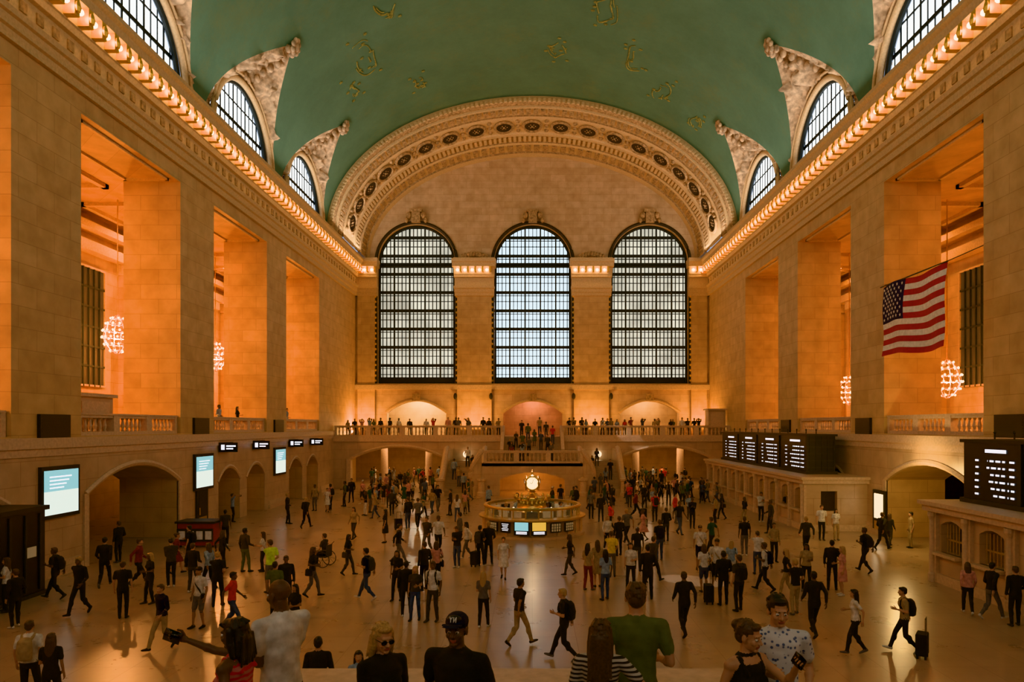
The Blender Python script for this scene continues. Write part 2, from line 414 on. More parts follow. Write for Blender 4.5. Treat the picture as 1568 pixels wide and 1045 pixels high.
def baluster_run(mb, p0, p1, z, h=1.0, sp=.34, pier=2.6, m=0):
    p0 = Vector(p0); p1 = Vector(p1); d = p1 - p0; L = d.length; d.normalize(); nrm = Vector((-d.y, d.x))
    def bar(a, b, hw, za, zb):
        A = p0 + d * a; B = p0 + d * b
        q = [A + nrm * hw, A - nrm * hw, B - nrm * hw, B + nrm * hw]
        mb.add([(v.x, v.y, za) for v in q] + [(v.x, v.y, zb) for v in q], [(0, 1, 2, 3), (4, 5, 6, 7), (0, 1, 5, 4), (1, 2, 6, 5), (2, 3, 7, 6), (3, 0, 4, 7)], m)
    bar(0, L, .2, z, z + .16); bar(0, L, .18, z + h - .2, z + h - .08); bar(0, L, .23, z + h - .08, z + h)
    k = max(1, round(L / pier))
    for i in range(k + 1):
        c = L * i / k; bar(max(0, c - .22), min(L, c + .22), .205, z, z + h - .05)
    pr = [(.05, .16), (.08, .2), (.05, .27), (.095, .42), (.06, .58), (.045, .68), (.075, .76), (.06, .82)]
    pr = [(r, zz * h) for r, zz in pr]
    i = .4
    while i < L - .35:
        fr = (i / L * k) % 1
        if .3 / (L / k) < fr < 1 - .3 / (L / k):
            p = p0 + d * i; mb.lathe((p.x, p.y, z), pr, 7, m)
        i += sp
for sd in (-1, 1):
    mb = MB('trimlow')
    for c in BAYS[:4]: baluster_run(mb, (sd * (HW + .35), c - HB + .05), (sd * (HW + .35), c + HB - .05), GZ, .95)
    mb.obj('gallery_balustrade_' + ('left' if sd < 0 else 'right'), smooth=False)

for sd in (-1, 1):
    mb = MB('trimlow')
    def bx(xa, xb, *r):
        a, b = sorted((sd * xa, sd * xb)); mb.box(a, b, *r)
    bx(HW - .18, HW, YW, YE, GZ - .45, GZ - .05)
    bx(HW - .1, HW, YW, YE, GZ - .75, GZ - .45)
    for i, c in enumerate(BAYS):
        ya, yb = c + HB, c + HB + 11.95 - 2 * HB
        if i == 0: yb = 64.4
        bx(HW - .12, HW, ya + .15, yb - .15, 0, .55); bx(HW - .2, HW, ya + .1, yb - .1, 0, .3)
    for c in BAYS[2:]:
        mb.tube([(sd * (HW - .02), c + 3.85 * (-1 + 2 * i / 20), 3.0 + 1.1 * (1 - (-1 + 2 * i / 20) ** 2)) for i in range(21)], .14, 6)
        for q in (-1, 1): bx(HW - .12, HW, c + q * 3.85 - .15, c + q * 3.85 + .15, 0, 3.0)
    for c0 in BAYS[:2]:
        for c in (c0 - 2.05, c0 + 2.05):
            mb.tube([(sd * (HW - .02), c + 1.6 * (-1 + 2 * i / 14), 2.5 + .88 * (1 - (-1 + 2 * i / 14) ** 2)) for i in range(15)], .1, 6)
    mb.obj('trim_lower_' + ('left' if sd < 0 else 'right'))
for sd in (-1, 1):
    mb = MB('stone_low'); holes = []
    for bi, c in enumerate(BAYS):
        if bi in (1, 0):
            for cc in (c - 2.05, c + 2.05): holes.append(dict(a=cc - 1.5, b=cc + 1.5, bot=0, top=seg(cc, 1.5, 2.5, .75), n=10))
        else: holes.append(dict(a=c - 3.7, b=c + 3.7, bot=0, top=seg(c, 3.7, 3.0, .95), n=14))
    wall(mb, lambda u, z, w: (sd * (HW - .04 + w), u, z), YW, 65, 0, GZ - .4, holes, .05, back=False)
    mb.obj('trim_wainscot_' + ('left' if sd < 0 else 'right'))

# ------------------------------------------------------------------ east wall
WX = (-12.15, 0.05, 12.3); WRr = 4.05; WZ = 10.25; WS = H + 17.1
def end_wall(yp, dr, name, lower):
    P = lambda u, z, w: (u, yp + dr * w, z)
    holes = [dict(a=c - WRr, b=c + WRr, bot=WZ, top=semi(c, WRr, WS), n=24) for c in WX]
    if lower: holes += [dict(a=c - 3.1, b=c + 3.1, bot=4.8, top=seg(c, 3.1, 7.2, 1.2), n=12) for c in WX]
    mb = MB('stone_up', 'stone', 'trim')
    wall(mb, P, -HW, HW, 4.5 if lower else 0, lambda u: ell(u) + .1, holes, .9, 0, 1, ns=40)
    mb.obj(name)
    for i, c in enumerate(WX):
        hs = []
        z = WZ + 1.0
        hs.append((WZ + .35, .7))
        while z < WS + 4:
            hs.append((z + .95, .30)); hs.append((z + .62, .06)); hs.append((z, .06)); z += 1.93
        hs.append((WS - .1, .5))
        gl = ('glassC' if i == 1 else 'glassS') if lower else 'glassW'
        arch_window(lambda u, z, w: (u, yp + dr * (.35 + w), z), c, WRr, WZ, WS, gl, .405, .08, hs, 4)
end_wall(YE, 1, 'wall_east', True)
end_wall(YW, -1, 'wall_west', False)
mb = MB('stone', 'trim', 'orn', 'gold', 'bulb', 'bronze')
def bl(x0, x1, y0, y1, z0, z1, m=1): mb.box(x0, x1, y0, y1, z0, z1, m)
for (a, b) in ((-8.1, -4.0), (4.1, 8.25), (-18.5, -16.2), (16.35, 18.5)):
    bl(a + .25, b - .25, YE - .35, YE, 4.8, H + 13.6, 0)
    for (p, z0, z1) in ((.5, 13.6, 13.95), (.6, 13.95, 14.35), (.75, 14.35, 14.6), (.5, 14.6, 15.5), (.7, 15.5, 15.8), (.75, 15.8, 16.5), (1.25, 16.5, 16.95), (1.4, 16.95, 17.3), (.9, 17.3, 17.5)):
        bl(a - (p - .5) * .25, b + (p - .5) * .25, YE - p, YE, H + z0, H + z1)
    x = a + .35
    while x < b - .2:
        mb.sphere((x, YE - .92, H + 16.2), .15, 4, 8, 5); bl(x + .24, x + .44, YE - 1.15, YE - .7, H + 16.0, H + 16.5, 3); x += .76
    xc = (a + b) / 2
    if abs(xc) < 10:
        for q in range(-4, 5): mb.sphere((xc + q * .3, YE - .5, H + 17.6 + .35 * cos(q * .35)), (.22, .2, .3), 2, 7, 5)
bl(-HW, HW, YE - .45, YE, WZ - .65, WZ - .15); bl(-HW, HW, YE - .25, YE, WZ - .15, WZ)
for c in WX:
    n = 40
    mb.tube([(c - WRr - .2, YE - .05, WZ)] + [(c - (WRr + .2) * cos(pi * i / n), YE - .05, WS + (WRr + .2) * sin(pi * i / n)) for i in range(n + 1)] + [(c + WRr + .2, YE - .05, WZ)], .17, 6, 5)
    z = WZ + .3
    while z < WS:
        for q in (-1, 1): mb.sphere((c + q * (WRr + .2), YE - .2, z), .13, 3, 6, 4)
        z += .55
    zt = WS + WRr
    bl(c - .45, c + .45, YE - .5, YE, zt + .1, zt + 1.2, 2); bl(c - .65, c + .65, YE - .6, YE, zt + 1.2, zt + 1.5, 2)
    for q in (-1, 1):
        mb.sphere((c + q * .75, YE - .3, zt + .9), (.3, .25, .35), 2, 8, 6); mb.sphere((c + q * 1.0, YE - .25, zt + .4), (.2, .2, .3), 2, 8, 6)
    mb.tube([(c + 3.2 * (-1 + 2 * i / 20), YE - .02, 7.2 + 1.32 * (1 - (-1 + 2 * i / 20) ** 2)) for i in range(21)], .16, 6, 1)
    bl(c - .4, c + .4, YE - .3, YE, 8.45, 9.2, 2)
mb.obj('trim_east_wall')
mb = MB('bronze', 'opal')
for x in (-8.0, -4.3, 4.3, 8.2):
    mb.sphere((x, YE - .65, 8.9), (.2, .15, .35), 0); mb.box(x - .08, x + .08, YE - .7, YE - .3, 8.8, 9.0, 0)
mb.obj('wall_sconce')

ring = MB('trim', 'orn', 'dark', 'gold')
prof = [(62.8, 0, 0), (62.75, .28, 0), (62.75, .55, 1), (63.3, .62, 0), (63.3, .8, 0), (64.6, .9, 1), (64.6, 1.05, 0), (65.0, 1.05, 0), (65.1, .95, 0), (68.2, .98, 0), (68.3, 1.12, 0),
        (68.8, 1.12, 0), (68.8, 1.0, 1), (70.2, 1.05, 1), (70.2, 1.2, 0), (70.6, 1.25, 0), (70.8, 1.12, 0), (72.4, 1.2, 1), (72.4, 1.4, 0), (YE, 1.45, 0)]
NA = 96
for k in range(len(prof) - 1):
    (y0, d0, m0), (y1, d1, m1) = prof[k], prof[k + 1]; vs = []
    for i in range(NA + 1):
        ph = pi * i / NA
        for (yy, d) in ((y0, d0), (y1, d1)): vs.append(((HW - d) * cos(ph), yy, ZS + (VB - d) * sin(ph)))
    ring.add(vs, [(2 * i, 2 * i + 1, 2 * i + 3, 2 * i + 2) for i in range(NA)], m0)
def on_ring(ph, y, d): return Vector(((HW - d) * cos(ph), y, ZS + (VB - d) * sin(ph)))
def blocks(y0, y1, d, n, hgt, fill, m):
    for i in range(n):
        c = pi * (i + .5) / n; w = pi / n * fill / 2
        v = []
        for dd in (d - .05, d + hgt):
            for ph in (c - w, c + w):
                for yy in (y0, y1): v.append(on_ring(ph, yy, dd))
        ring.add(v, [(0, 1, 3, 2), (4, 5, 7, 6), (0, 1, 5, 4), (2, 3, 7, 6), (0, 2, 6, 4), (1, 3, 7, 5)], m)
blocks(62.6, 63.2, .3, 130, .22, .55, 0)
blocks(63.5, 64.4, .85, 84, .12, .6, 1)
blocks(68.9, 70.1, 1.0, 110, .14, .55, 0)
blocks(70.9, 72.2, 1.15, 60, .12, .6, 1)
NO = 19
for i in range(NO):
    ph = pi * (i + .5) / NO * .94 + pi * .03
    c = on_ring(ph, 66.65, 1.02)
    tan = (on_ring(ph + .01, 66.65, 1.0) - on_ring(ph - .01, 66.65, 1.0)).normalized(); nn = tan.cross(Vector((0, 1, 0))).normalized()
    inward = Vector((0, 66.65, ZS)) - c
    if nn.dot(inward) < 0: nn = -nn
    a_, b_ = .86, 1.15; YV = Vector((0, 1, 0))
    ring.tube([c + nn * .06 + tan * a_ * cos(t) + YV * b_ * sin(t) for t in [2 * pi * q / 20 for q in range(20)]], .14, 6, 1, closed=True)
    ring.add([c + nn * .06 + tan * (a_ - .05) * cos(t) + YV * (b_ - .05) * sin(t) for t in [2 * pi * q / 20 for q in range(20)]], [tuple(range(20))], 2)  # flat disc painted dark for the shade inside an oval hole
    for q in range(6): ring.sphere(c + nn * .06 + tan * .3 * cos(q * pi / 3) + YV * .36 * sin(q * pi / 3), .07, 1, 6, 4)
    ring.sphere(c + nn * .08, .12, 1, 6, 4)
    ph2 = ph + pi * .94 / NO / 2; c2 = on_ring(ph2, 66.65, .95)
    for q in (-1.0, 0, 1.0): ring.sphere(c2 + YV * q, (.24, .3, .24), 1, 7, 5)
ring.obj('trim_arch_ring', recalc=False)

# ------------------------------------------------------------------ east balcony
mb = MB('stone_low', 'trimlow', 'dark')
for sd in (-1, 1):
    a, b = sorted((sd * 2.6, sd * HW))
    P = lambda u, z, w: (u, 65 + w, z)
    c = sd * 12.4
    wall(mb, P, a, b, 0, 4.8, [dict(a=c - 4.5, b=c + 4.5, bot=0, top=seg(c, 4.5, 2.7, 1.1), n=18)], .7)
    mb.box(a, b, 64.85, 65, 4.35, 4.8, 1)
    mb.tube([(c + 4.65 * (-1 + 2 * i / 24), 64.97, 2.7 + 1.25 * (1 - (-1 + 2 * i / 24) ** 2)) for i in range(25)], .16, 6, 1)
    for q in (-1, 1): mb.box(c + q * 4.65 - .2, c + q * 4.65 + .2, 64.8, 65.0, 0, 2.75, 1)
    mb.box(a, b, 65.7, 78, 4.45, 4.8, 0)
    for xx in (c - 2.2, c + 2.2):
        mb.lathe((xx, 69, 0), [(.5, 0), (.5, .3), (.38, .4), (.34, 3.6), (.5, 3.9), (.5, 4.45)], 14, 1)
mb.box(-2.6, 2.6, 66.6, 78, 4.45, 4.8, 0)
mb.obj('balcony_east')
mb = MB('stone', 'stone_low', 'trim'); mb.box(-27, 27, 78, 78.4, 0, 10.5, 0); mb.box(-HW, HW, YE + .9, 78, 9.6, 9.9, 0)
for x in (-6.2, 6.2, -18.3, 18.3): mb.box(x - .2, x + .2, YE + .9, 78, 4.8, 9.7, 0)
mb.obj('wall_east_passage')
for sd in (-1, 1):
    mb = MB('trimlow'); a, b = sorted((sd * 2.75, sd * (HW - .1)))
    baluster_run(mb, (a, 65.2), (b, 65.2), 4.8, 1.05, .34, 3.2); mb.obj('balcony_balustrade_east')
mb = MB('trimlow', 'stone_low')
mb.box(16.5, 18.3, 65.7, 67.2, 4.8, 4.98, 0); mb.box(16.6, 18.2, 65.8, 67.1, 4.98, 7.3, 1); mb.box(16.45, 18.35, 65.65, 67.25, 7.3, 7.45, 0); mb.box(16.8, 18.0, 65.76, 65.8, 5.2, 7.1, 0)
mb.obj('display_cabinet')
mb = MB('trimlow', 'stone_low')
mb.box(-20.9, -19.4, 29.8, 32.6, GZ, GZ + .15, 0); mb.box(-20.8, -19.5, 29.9, 32.5, GZ + .15, 7.1, 1); mb.box(-20.95, -19.35, 29.75, 32.65, 7.1, 7.25, 0); mb.box(-19.5, -19.46, 30.2, 32.2, 5.8, 6.9, 0)
mb.obj('display_cabinet')

# ------------------------------------------------------------------ east grand staircase
mb = MB('stone_low', 'trimlow', 'dark')
LZ = 2.7
P = lambda u, z, w: (u, 58 + w, z)
wall(mb, P, -4.2, 4.2, 0, LZ, [dict(a=-2.7, b=2.7, bot=0, top=seg(0, 2.7, 1.35, .6), n=14)], .4)
mb.box(-4.2, 4.2, 58, 65, LZ - .25, LZ, 0); mb.box(-7.6, -4.2, 62.5, 65, 0, LZ, 0); mb.box(4.2, 7.6, 62.5, 65, 0, LZ, 0)
mb.box(-4.2, 4.2, 63.5, 63.8, 0, LZ - .25, 0)
for sd in (-1, 1):
    n = 16
    for i in range(n):
        a, b = sorted((sd * 4.3, sd * 7.4)); mb.box(a, b, 58.3 + i * 4.2 / n, 62.5, i * LZ / n, (i + 1) * LZ / n, 0)
    for xx, w in ((4.2, .2), (7.6, .2)):
        xa = sd * xx
        poly = [(57.7, 0), (57.7, 1.15), (58.1, 1.3)] + [(58.1 + 4.4 * t, 1.3 + 2.45 * (3 * t * t - 2 * t ** 3)) for t in [i / 12 for i in range(1, 13)]] + [(62.5, 0)]
        mb.prism(poly, xa - w, xa + w, 0, axis='x')
        top = [(xa, a, z + .05) for a, z in poly[1:-1]]
        mb.tube(top, .26, 8, 1)
        mb.lathe((xa, 57.6, 0), [(.36, 0), (.36, .3), (.28, .4), (.28, 1.2), (.4, 1.3), (.4, 1.45), (.0, 1.5)], 14, 1)
    mb.box(min(sd * 7.4, sd * 7.8), max(sd * 7.4, sd * 7.8), 62.5, 65, 0, 3.75, 0)
n = 12
for i in range(n): mb.box(-2.6, 2.6, 62.9 + i * 3.7 / n, 66.6, LZ + i * 2.1 / n - .02, LZ + (i + 1) * 2.1 / n, 0)
for xx in (-2.75, 2.75):
    mb.prism([(62.6, LZ), (62.6, LZ + 1.0), (66.0, LZ + 3.15), (66.6, LZ + 3.15), (66.6, LZ)], xx - .15, xx + .15, 1, axis='x')
for sd in (-1, 1):
    pts = [(sd * (4.2 + .9 * sin(t) ** 2), 58 - .9 * sin(2 * t) * .3, 3.75 - 2.2 * (t / (pi / 2)) ** 1.6) for t in [pi / 2 * i / 10 for i in range(11)]]
    for p, q in zip(pts, pts[1:]):
        mb.quad((p[0], p[1], 0), (q[0], q[1], 0), q, p, 0)
    mb.tube(pts, .22, 8, 1)
mb.obj('grand_staircase')
mb = MB('trimlow'); baluster_run(mb, (-4.0, 58.25), (4.0, 58.25), LZ, 1.05, .34, 2.7); mb.obj('staircase_balustrade')
mb = MB('bronze', 'opal')
for x in (-6.1, 6.1):
    mb.sphere((x, 64.55, 3.2), .3, 1, 12, 8); mb.lathe((x, 64.55, 2.7), [(.12, 0), (.06, .05), (.06, .2), (.14, .25)], 10, 0); mb.box(x - .05, x + .05, 64.5, 65, 2.75, 2.85)
mb.obj('globe_lamp')

# ------------------------------------------------------------------ west balcony + stair (camera stands here)
mb = MB('stone_low', 'trimlow')
mb.box(-HW, HW, YW, -1.05, 4.4, 4.8)
for i in range(13): mb.box(-5.5, 5.5, -1.05 + .3 * i, 2.85, 2.65, 4.8 - .1654 * (i + 1) + .0)
mb.box(-5.5, 5.5, -1.05, 7.2, 0, 2.65)
mb.obj('west_staircase')
mb = MB('stone_low', 'trimlow'); mb.box(-2.45, 2.0, 6.85, 7.15, 2.65, 3.2, 0); mb.box(-2.5, 2.05, 6.8, 7.2, 3.2, 3.3, 1); mb.obj('stair_parapet')

# ------------------------------------------------------------------ information booth
BX, BY = 0.0, 38.1
root = bpy.data.objects.new('information_booth', None); root.location = (0, 0, 0); COL.objects.link(root)
mb = MB('stone_low', 'brass', 'trim', 'black')
c = (BX, BY, 0)
mb.lathe(c, [(2.85, 0), (2.85, .14), (2.62, .2), (2.62, .82), (2.78, .9)], 48, 0)
for i in range(24):
    a = 2 * pi * i / 24; p = (BX + 2.66 * cos(a), BY + 2.66 * sin(a)); mb.lathe((p[0], p[1], 0), [(.07, .15), (.07, .85)], 6, 2)
mb.lathe(c, [(2.78, .9), (2.9, .94), (2.9, 1.02), (2.5, 1.04), (2.35, 1.04), (2.35, 0)], 48, 1)
mb.obj('counter', smooth=False, parent=root)
glass, nt, b = base_mat('booth_glass'); b.inputs['Base Color'].default_value = (.75, .85, .85, 1); b.inputs['Alpha'].default_value = .22; b.inputs['Roughness'].default_value = .1
mb = MB(glass, 'brass'); mb.lathe(c, [(2.55, 1.04), (2.55, 1.5)], 48, 0); mb.obj('glass_screen', parent=root)
mb = MB('brass', 'opal')
for i in range(24):
    a = 2 * pi * (i + .5) / 24; mb.lathe((BX + 2.55 * cos(a), BY + 2.55 * sin(a), 0), [(.035, 1.0), (.035, 1.5)], 6, 0)
mb.lathe(c, [(2.48, 1.46), (2.62, 1.46), (2.66, 1.54), (2.6, 1.6), (2.46, 1.6), (2.48, 1.46)], 48, 0)
mb.obj('rail', parent=root)
mb = MB('black', 'rack', 'white', 'brass')
for i in range(16):
    a = 2 * pi * i / 16; d = Vector((cos(a), sin(a), 0)); t = Vector((-sin(a), cos(a), 0)); cc = Vector((BX, BY, 1.22)) + d * 2.2
    q = [cc + t * sx * .28 + Vector((0, 0, sz * .16)) for sx, sz in ((-1, -1), (1, -1), (1, 1), (-1, 1))]
    mb.add([*q, *[p - d * .12 for p in q]], [(0, 1, 2, 3), (4, 5, 6, 7), (0, 1, 5, 4), (1, 2, 6, 5), (2, 3, 7, 6), (3, 0, 4, 7)], i % 3)
mb.lathe(c, [(2.05, 0), (2.05, 1.02), (2.36, 1.04)], 40, 3)
mb.obj('desks', parent=root)
mb = MB('brass', 'opal', 'black', 'trim')
mb.lathe(c, [(1.0, 0), (1.0, 1.1), (1.08, 1.15), (1.08, 1.22), (.85, 1.3), (.8, 1.75), (.95, 1.8), (.95, 1.86), (.6, 1.95), (.32, 2.02), (.2, 2.1), (.13, 2.2), (.2, 2.26), (.26, 2.3)], 28, 0)
for k in range(14):
    a = 2 * pi * k / 14; mb.sphere((BX + .93 * cos(a), BY + .93 * sin(a), 1.95), (.08, .08, .14), 0, 6, 5)
    mb.sphere((BX + 1.06 * cos(a + .2), BY + 1.06 * sin(a + .2), 1.3), .05, 1, 6, 5)
mb.sphere((BX, BY, 2.7), (.40, .40, .42), 0, 20, 14)
for k in range(4):
    a = k * pi / 2 - pi / 2
    d = Vector((cos(a), sin(a), 0)); t = Vector((-sin(a), cos(a), 0)); z = Vector((0, 0, 1)); cc = Vector((BX, BY, 2.7)) + d * .33
    ringp = [cc + t * .36 * cos(q) + z * .36 * sin(q) for q in [2 * pi * i / 28 for i in range(28)]]
    mb.tube(ringp, .05, 6, 0, closed=True)
    vs = [cc + d * .09] + [cc + t * .32 * cos(q) + z * .32 * sin(q) + d * .02 for q in [2 * pi * i / 28 for i in range(28)]]
    mb.add(vs, [(0, 1 + i, 1 + (i + 1) % 28) for i in range(28)], 1)
    mb.tube([cc + d * .11, cc + d * .11 + t * .06 + z * .22], .016, 5, 2); mb.tube([cc + d * .11, cc + d * .11 - t * .14 + z * .02], .02, 5, 2)
    for i in range(12):
        q = 2 * pi * i / 12; mb.tube([cc + d * .055 + t * .24 * cos(q) + z * .24 * sin(q), cc + d * .045 + t * .29 * cos(q) + z * .29 * sin(q)], .012, 4, 2)
mb.lathe((BX, BY, 3.08), [(.2, 0), (.12, .06), (.05, .12), (.09, .18), (.04, .24), (0, .36)], 12, 0)
mb.obj('clock', smooth=True, parent=root)
mb = MB('black', 'screen', 'yellow', 'text', 'rack', 'brass')
for a, m in ((-101, 1), (-83, 2), (-119, 3), (-65, 4), (-135, 4), (-48, 4)):
    A = radians(a); d = Vector((cos(A), sin(A), 0)); t = Vector((-sin(A), cos(A), 0)); z = Vector((0, 0, 1)); cc = Vector((BX, BY, .62)) + d * 2.86
    def panel(w, h, off, mm, zc=0, tc_=0):
        q = [cc + d * off + t * (sx * w + tc_) + z * (sz * h + zc) for sx, sz in ((-1, -1), (1, -1), (1, 1), (-1, 1))]
        mb.add([*q, *[p - d * .06 for p in q]], [(0, 1, 2, 3), (4, 5, 6, 7), (0, 1, 5, 4), (1, 2, 6, 5), (2, 3, 7, 6), (3, 0, 4, 7)], mm)
    if m in (1, 2):
        panel(.40, .36, 0, 0); panel(.35, .21, .012, m, .09)
        for r in range(3): panel(.28, .015, .014, 3, -.18 - r * .05)
    elif m == 3:
        panel(.28, .26, 0, 0)
        for r in range(5): panel(.2 - .03 * (r % 3), .014, .012, 3, .18 - r * .08)
    else:
        panel(.3, .24, 0, 0)
        for r in range(3):
            for q in range(4): panel(.045, .055, .012 + .01 * (2 - r), 4, .15 - r * .14, -.2 + q * .135)
mb.obj('front_screens', parent=root)

# ------------------------------------------------------------------ ticket counters (right)
def ticket_counter(y0, y1, name):
    mb = MB('stone_low', 'trimlow', 'brass', 'dark', 'opal')
    X0 = 15.1
    P = lambda u, z, w: (X0 + w, u, z)
    L = y1 - y0; k = max(2, int(L / 2.1)); holes = []
    for i in range(k):
        c = y0 + (i + .5) * L / k; holes.append(dict(a=c - .62, b=c + .62, bot=1.15, top=seg(c, .62, 2.15, .2), n=6))
    wall(mb, P, y0, y1, 0, 2.85, holes, .35)
    for i in range(k):
        c = y0 + (i + .5) * L / k
        for q in range(-3, 4): mb.tube([(X0 + .2, c + q * .18, 1.15), (X0 + .2, c + q * .18, 2.2)], .018, 4, 2)
        mb.box(X0 + .18, X0 + .24, c - .6, c + .6, 1.6, 1.66, 2); mb.box(X0 - .3, X0 + .1, c - .7, c + .7, 1.05, 1.15, 1)
    for i in range(k + 1):
        c = y0 + i * L / k; c = min(max(c, y0 + .2), y1 - .2); mb.box(X0 - .14, X0, c - .2, c + .2, 0, 2.6, 1)
        mb.lathe((X0 - .16, c, 0), [(.15, .0), (.15, .3), (.11, .35), (.1, 2.3), (.16, 2.45), (.16, 2.6)], 10, 1)
    P2 = lambda u, z, w: (u, y0 + w, z)
    wall(mb, P2, X0, HW, 0, 2.85, [dict(a=15.9, b=16.8, bot=1.1, top=rect(2.2))], .35)
    P3 = lambda u, z, w: (u, y1 - w, z)
    wall(mb, P3, X0, HW, 0, 2.85, [dict(a=15.9, b=16.8, bot=1.1, top=rect(2.2))], .35)
    mb.box(15.9, 16.8, y0 + .3, y0 + .34, 1.1, 2.2, 3); mb.box(15.9, 16.8, y1 - .34, y1 - .3, 1.1, 2.2, 3)
    mb.box(X0 - .3, HW, y0 - .25, y1 + .25, 2.62, 2.85, 1); mb.box(X0 - .42, HW, y0 - .37, y1 + .37, 2.85, 3.0, 1)
    mb.box(X0 - .12, HW, y0 - .1, y1 + .1, 0, .35, 1)
    mb.box(X0 + 1.8, X0 + 1.9, y0 + .3, y1 - .3, .3, 2.7, 0)
    z = y0 + .5
    while z < y1: mb.sphere((X0 + 1.2, z, 2.2), .13, 4, 8, 6); z += 2.6
    mb.obj(name)
ticket_counter(38.5, 59.6, 'ticket_counter'); ticket_counter(13, 26.3, 'ticket_counter')
def departure_board(y0, y1, name, panels):
    mb = MB('black', 'text', 'bronze', 'brass')
    x0, x1 = 16.0, 17.6; z0, z1 = 3.0, 5.2
    mb.box(x0, x1, y0, y1, z0 + .15, z1, 0); mb.box(x0 - .1, x1 + .1, y0 - .1, y1 + .1, z1, z1 + .12, 2); mb.box(x0 - .1, x1 + .1, y0 - .1, y1 + .1, z0 - .02, z0 + .16, 2)
    rr = random.Random(3)
    L = (y1 - y0) / panels
    for i in range(panels):
        a = y0 + i * L
        mb.box(x0 - .06, x0, a, a + .18, z0 + .1, z1, 2)
        mb.box(x0 - .03, x0 - .015, a + .25 * L, a + .6 * L, z1 - .34, z1 - .22, 1)
        for r in range(6):
            z = z1 - .66 - r * .24
            for (s, w) in ((a + .12 * L, .1 * L), (a + .27 * L, .34 * L * rr.uniform(.6, 1)), (a + .72 * L, .06 * L)):
                t = s
                while t < s + w:
                    ww = rr.uniform(.1, .3); mb.box(x0 - .03, x0 - .015, t, min(t + ww, s + w), z, z + .065, 1); t += ww + .12
    for q in range(5): mb.box(x0 + .1 + q * .35, x0 + .14 + q * .35, y0 - .04, y0, z0 + .15, z1, 2)
    for q in range(5): mb.box(x0, x1, y0 - .05, y0, z0 + .35 + q * .4, z0 + .4 + q * .4, 2)
    for q in range(12): mb.lathe((x0 + .8, y0 + (q + .5) * (y1 - y0) / 12, z1 + .1), [(.03, 0), (.03, .22), (.06, .26), (0, .34)], 6, 2)
    mb.obj(name)
departure_board(40.6, 58.8, 'departure_board', 4); departure_board(13.5, 25.9, 'departure_board', 4)

for sd in (-1, 1):
    for y0 in (26.95, 38.9, 50.8, 15.0):
        mb = MB('black', 'bronze'); a, b = sorted((sd * (HW - .14), sd * (HW - .0)))
        mb.box(a, b, y0 - .85, y0 + .85, H - .6, H + .45, 0)
        for q in range(9):
            a2, b2 = sorted((sd * (HW - .155), sd * (HW - .14))); mb.box(a2, b2, y0 - .78, y0 + .78, H - .55 + q * .11, H - .52 + q * .11, 1)
        mb.obj('wall_speaker')
for y0 in (27.2, 39.1, 50.9):
    mb = MB('bronze', 'screen', 'screen2', 'text')
    mb.box(-HW + .04, -HW + .18, y0 - 1.1, y0 + 1.1, 2.25, 4.25, 0); mb.box(-HW + .18, -HW + .2, y0 - .98, y0 + .98, 2.4, 3.3, 2); mb.box(-HW + .18, -HW + .2, y0 - .98, y0 + .98, 3.3, 4.1, 1)
    for q in range(4): mb.box(-HW + .2, -HW + .21, y0 - .7, y0 + .1 + .15 * q, 3.4 + q * .14, 3.45 + q * .14, 3)
    mb.obj('wall_screen')
for yy, z in ((41.8, 4.55), (46.8, 4.55), (53.6, 4.5), (58.6, 4.5)):
    mb = MB('black', 'text', 'bronze'); mb.box(-HW + .1, -HW + .3, yy - .75, yy + .75, z - .28, z + .28, 0); mb.box(-HW, -HW + .1, yy - .1, yy + .1, z - .1, z + .1, 2)
    mb.box(-HW + .1, -HW + 1.2, yy - .80, yy - .74, z - .28, z + .28, 0)
    mb.box(-HW + .3, -HW + .31, yy - .55, yy - .3, z - .14, z + .14, 1); mb.box(-HW + .3, -HW + .31, yy - .1, yy + .5, z + .02, z + .1, 1); mb.box(-HW + .3, -HW + .31, yy - .1, yy + .35, z - .1, z - .03, 1)
    mb.box(-HW + .25, -HW + .45, yy - .82, yy - .8, z - .15, z + .15, 1); mb.box(-HW + .55, -HW + 1.1, yy - .82, yy - .8, z + .03, z + .12, 1); mb.box(-HW + .55, -HW + .95, yy - .82, yy - .8, z - .12, z - .04, 1)
    mb.obj('track_sign')
mb = MB('black', 'bronze', 'rack', 'brass')
mb.box(-18.3, -16.95, 20.4, 24.3, .12, 2.9, 0); mb.box(-18.35, -16.85, 20.3, 24.4, 2.9, 3.05, 1); mb.box(-18.35, -16.85, 20.3, 24.4, 0, .12, 1)
for q in range(6): mb.box(-16.95, -16.9, 20.5 + q * .7, 20.58 + q * .7, .2, 2.8, 1)
mb.box(-16.95, -16.92, 23.4, 23.85, 1.35, 1.7, 2)
mb.obj('ticket_machine_kiosk')
mb = MB(plain('red_lacquer', (.28, .03, .02), .4), 'bronze', 'white')
mb.box(-16.9, -15.2, 33.3, 34.3, .1, 1.15, 0); mb.box(-17.0, -15.1, 33.2, 34.4, 1.15, 1.25, 1); mb.box(-16.9, -15.2, 33.2, 33.3, .3, .9, 1)
for q in range(4): mb.box(-16.8 + q * .42, -16.5 + q * .42, 33.18, 33.2, .4, .8, 2)
for q in (-16.85, -15.3): mb.box(q, q + .08, 33.35, 33.45, 0, .1, 1); mb.box(q, q + .08, 34.15, 34.25, 0, .1, 1)
mb.obj('leaflet_stand')
dn = 0
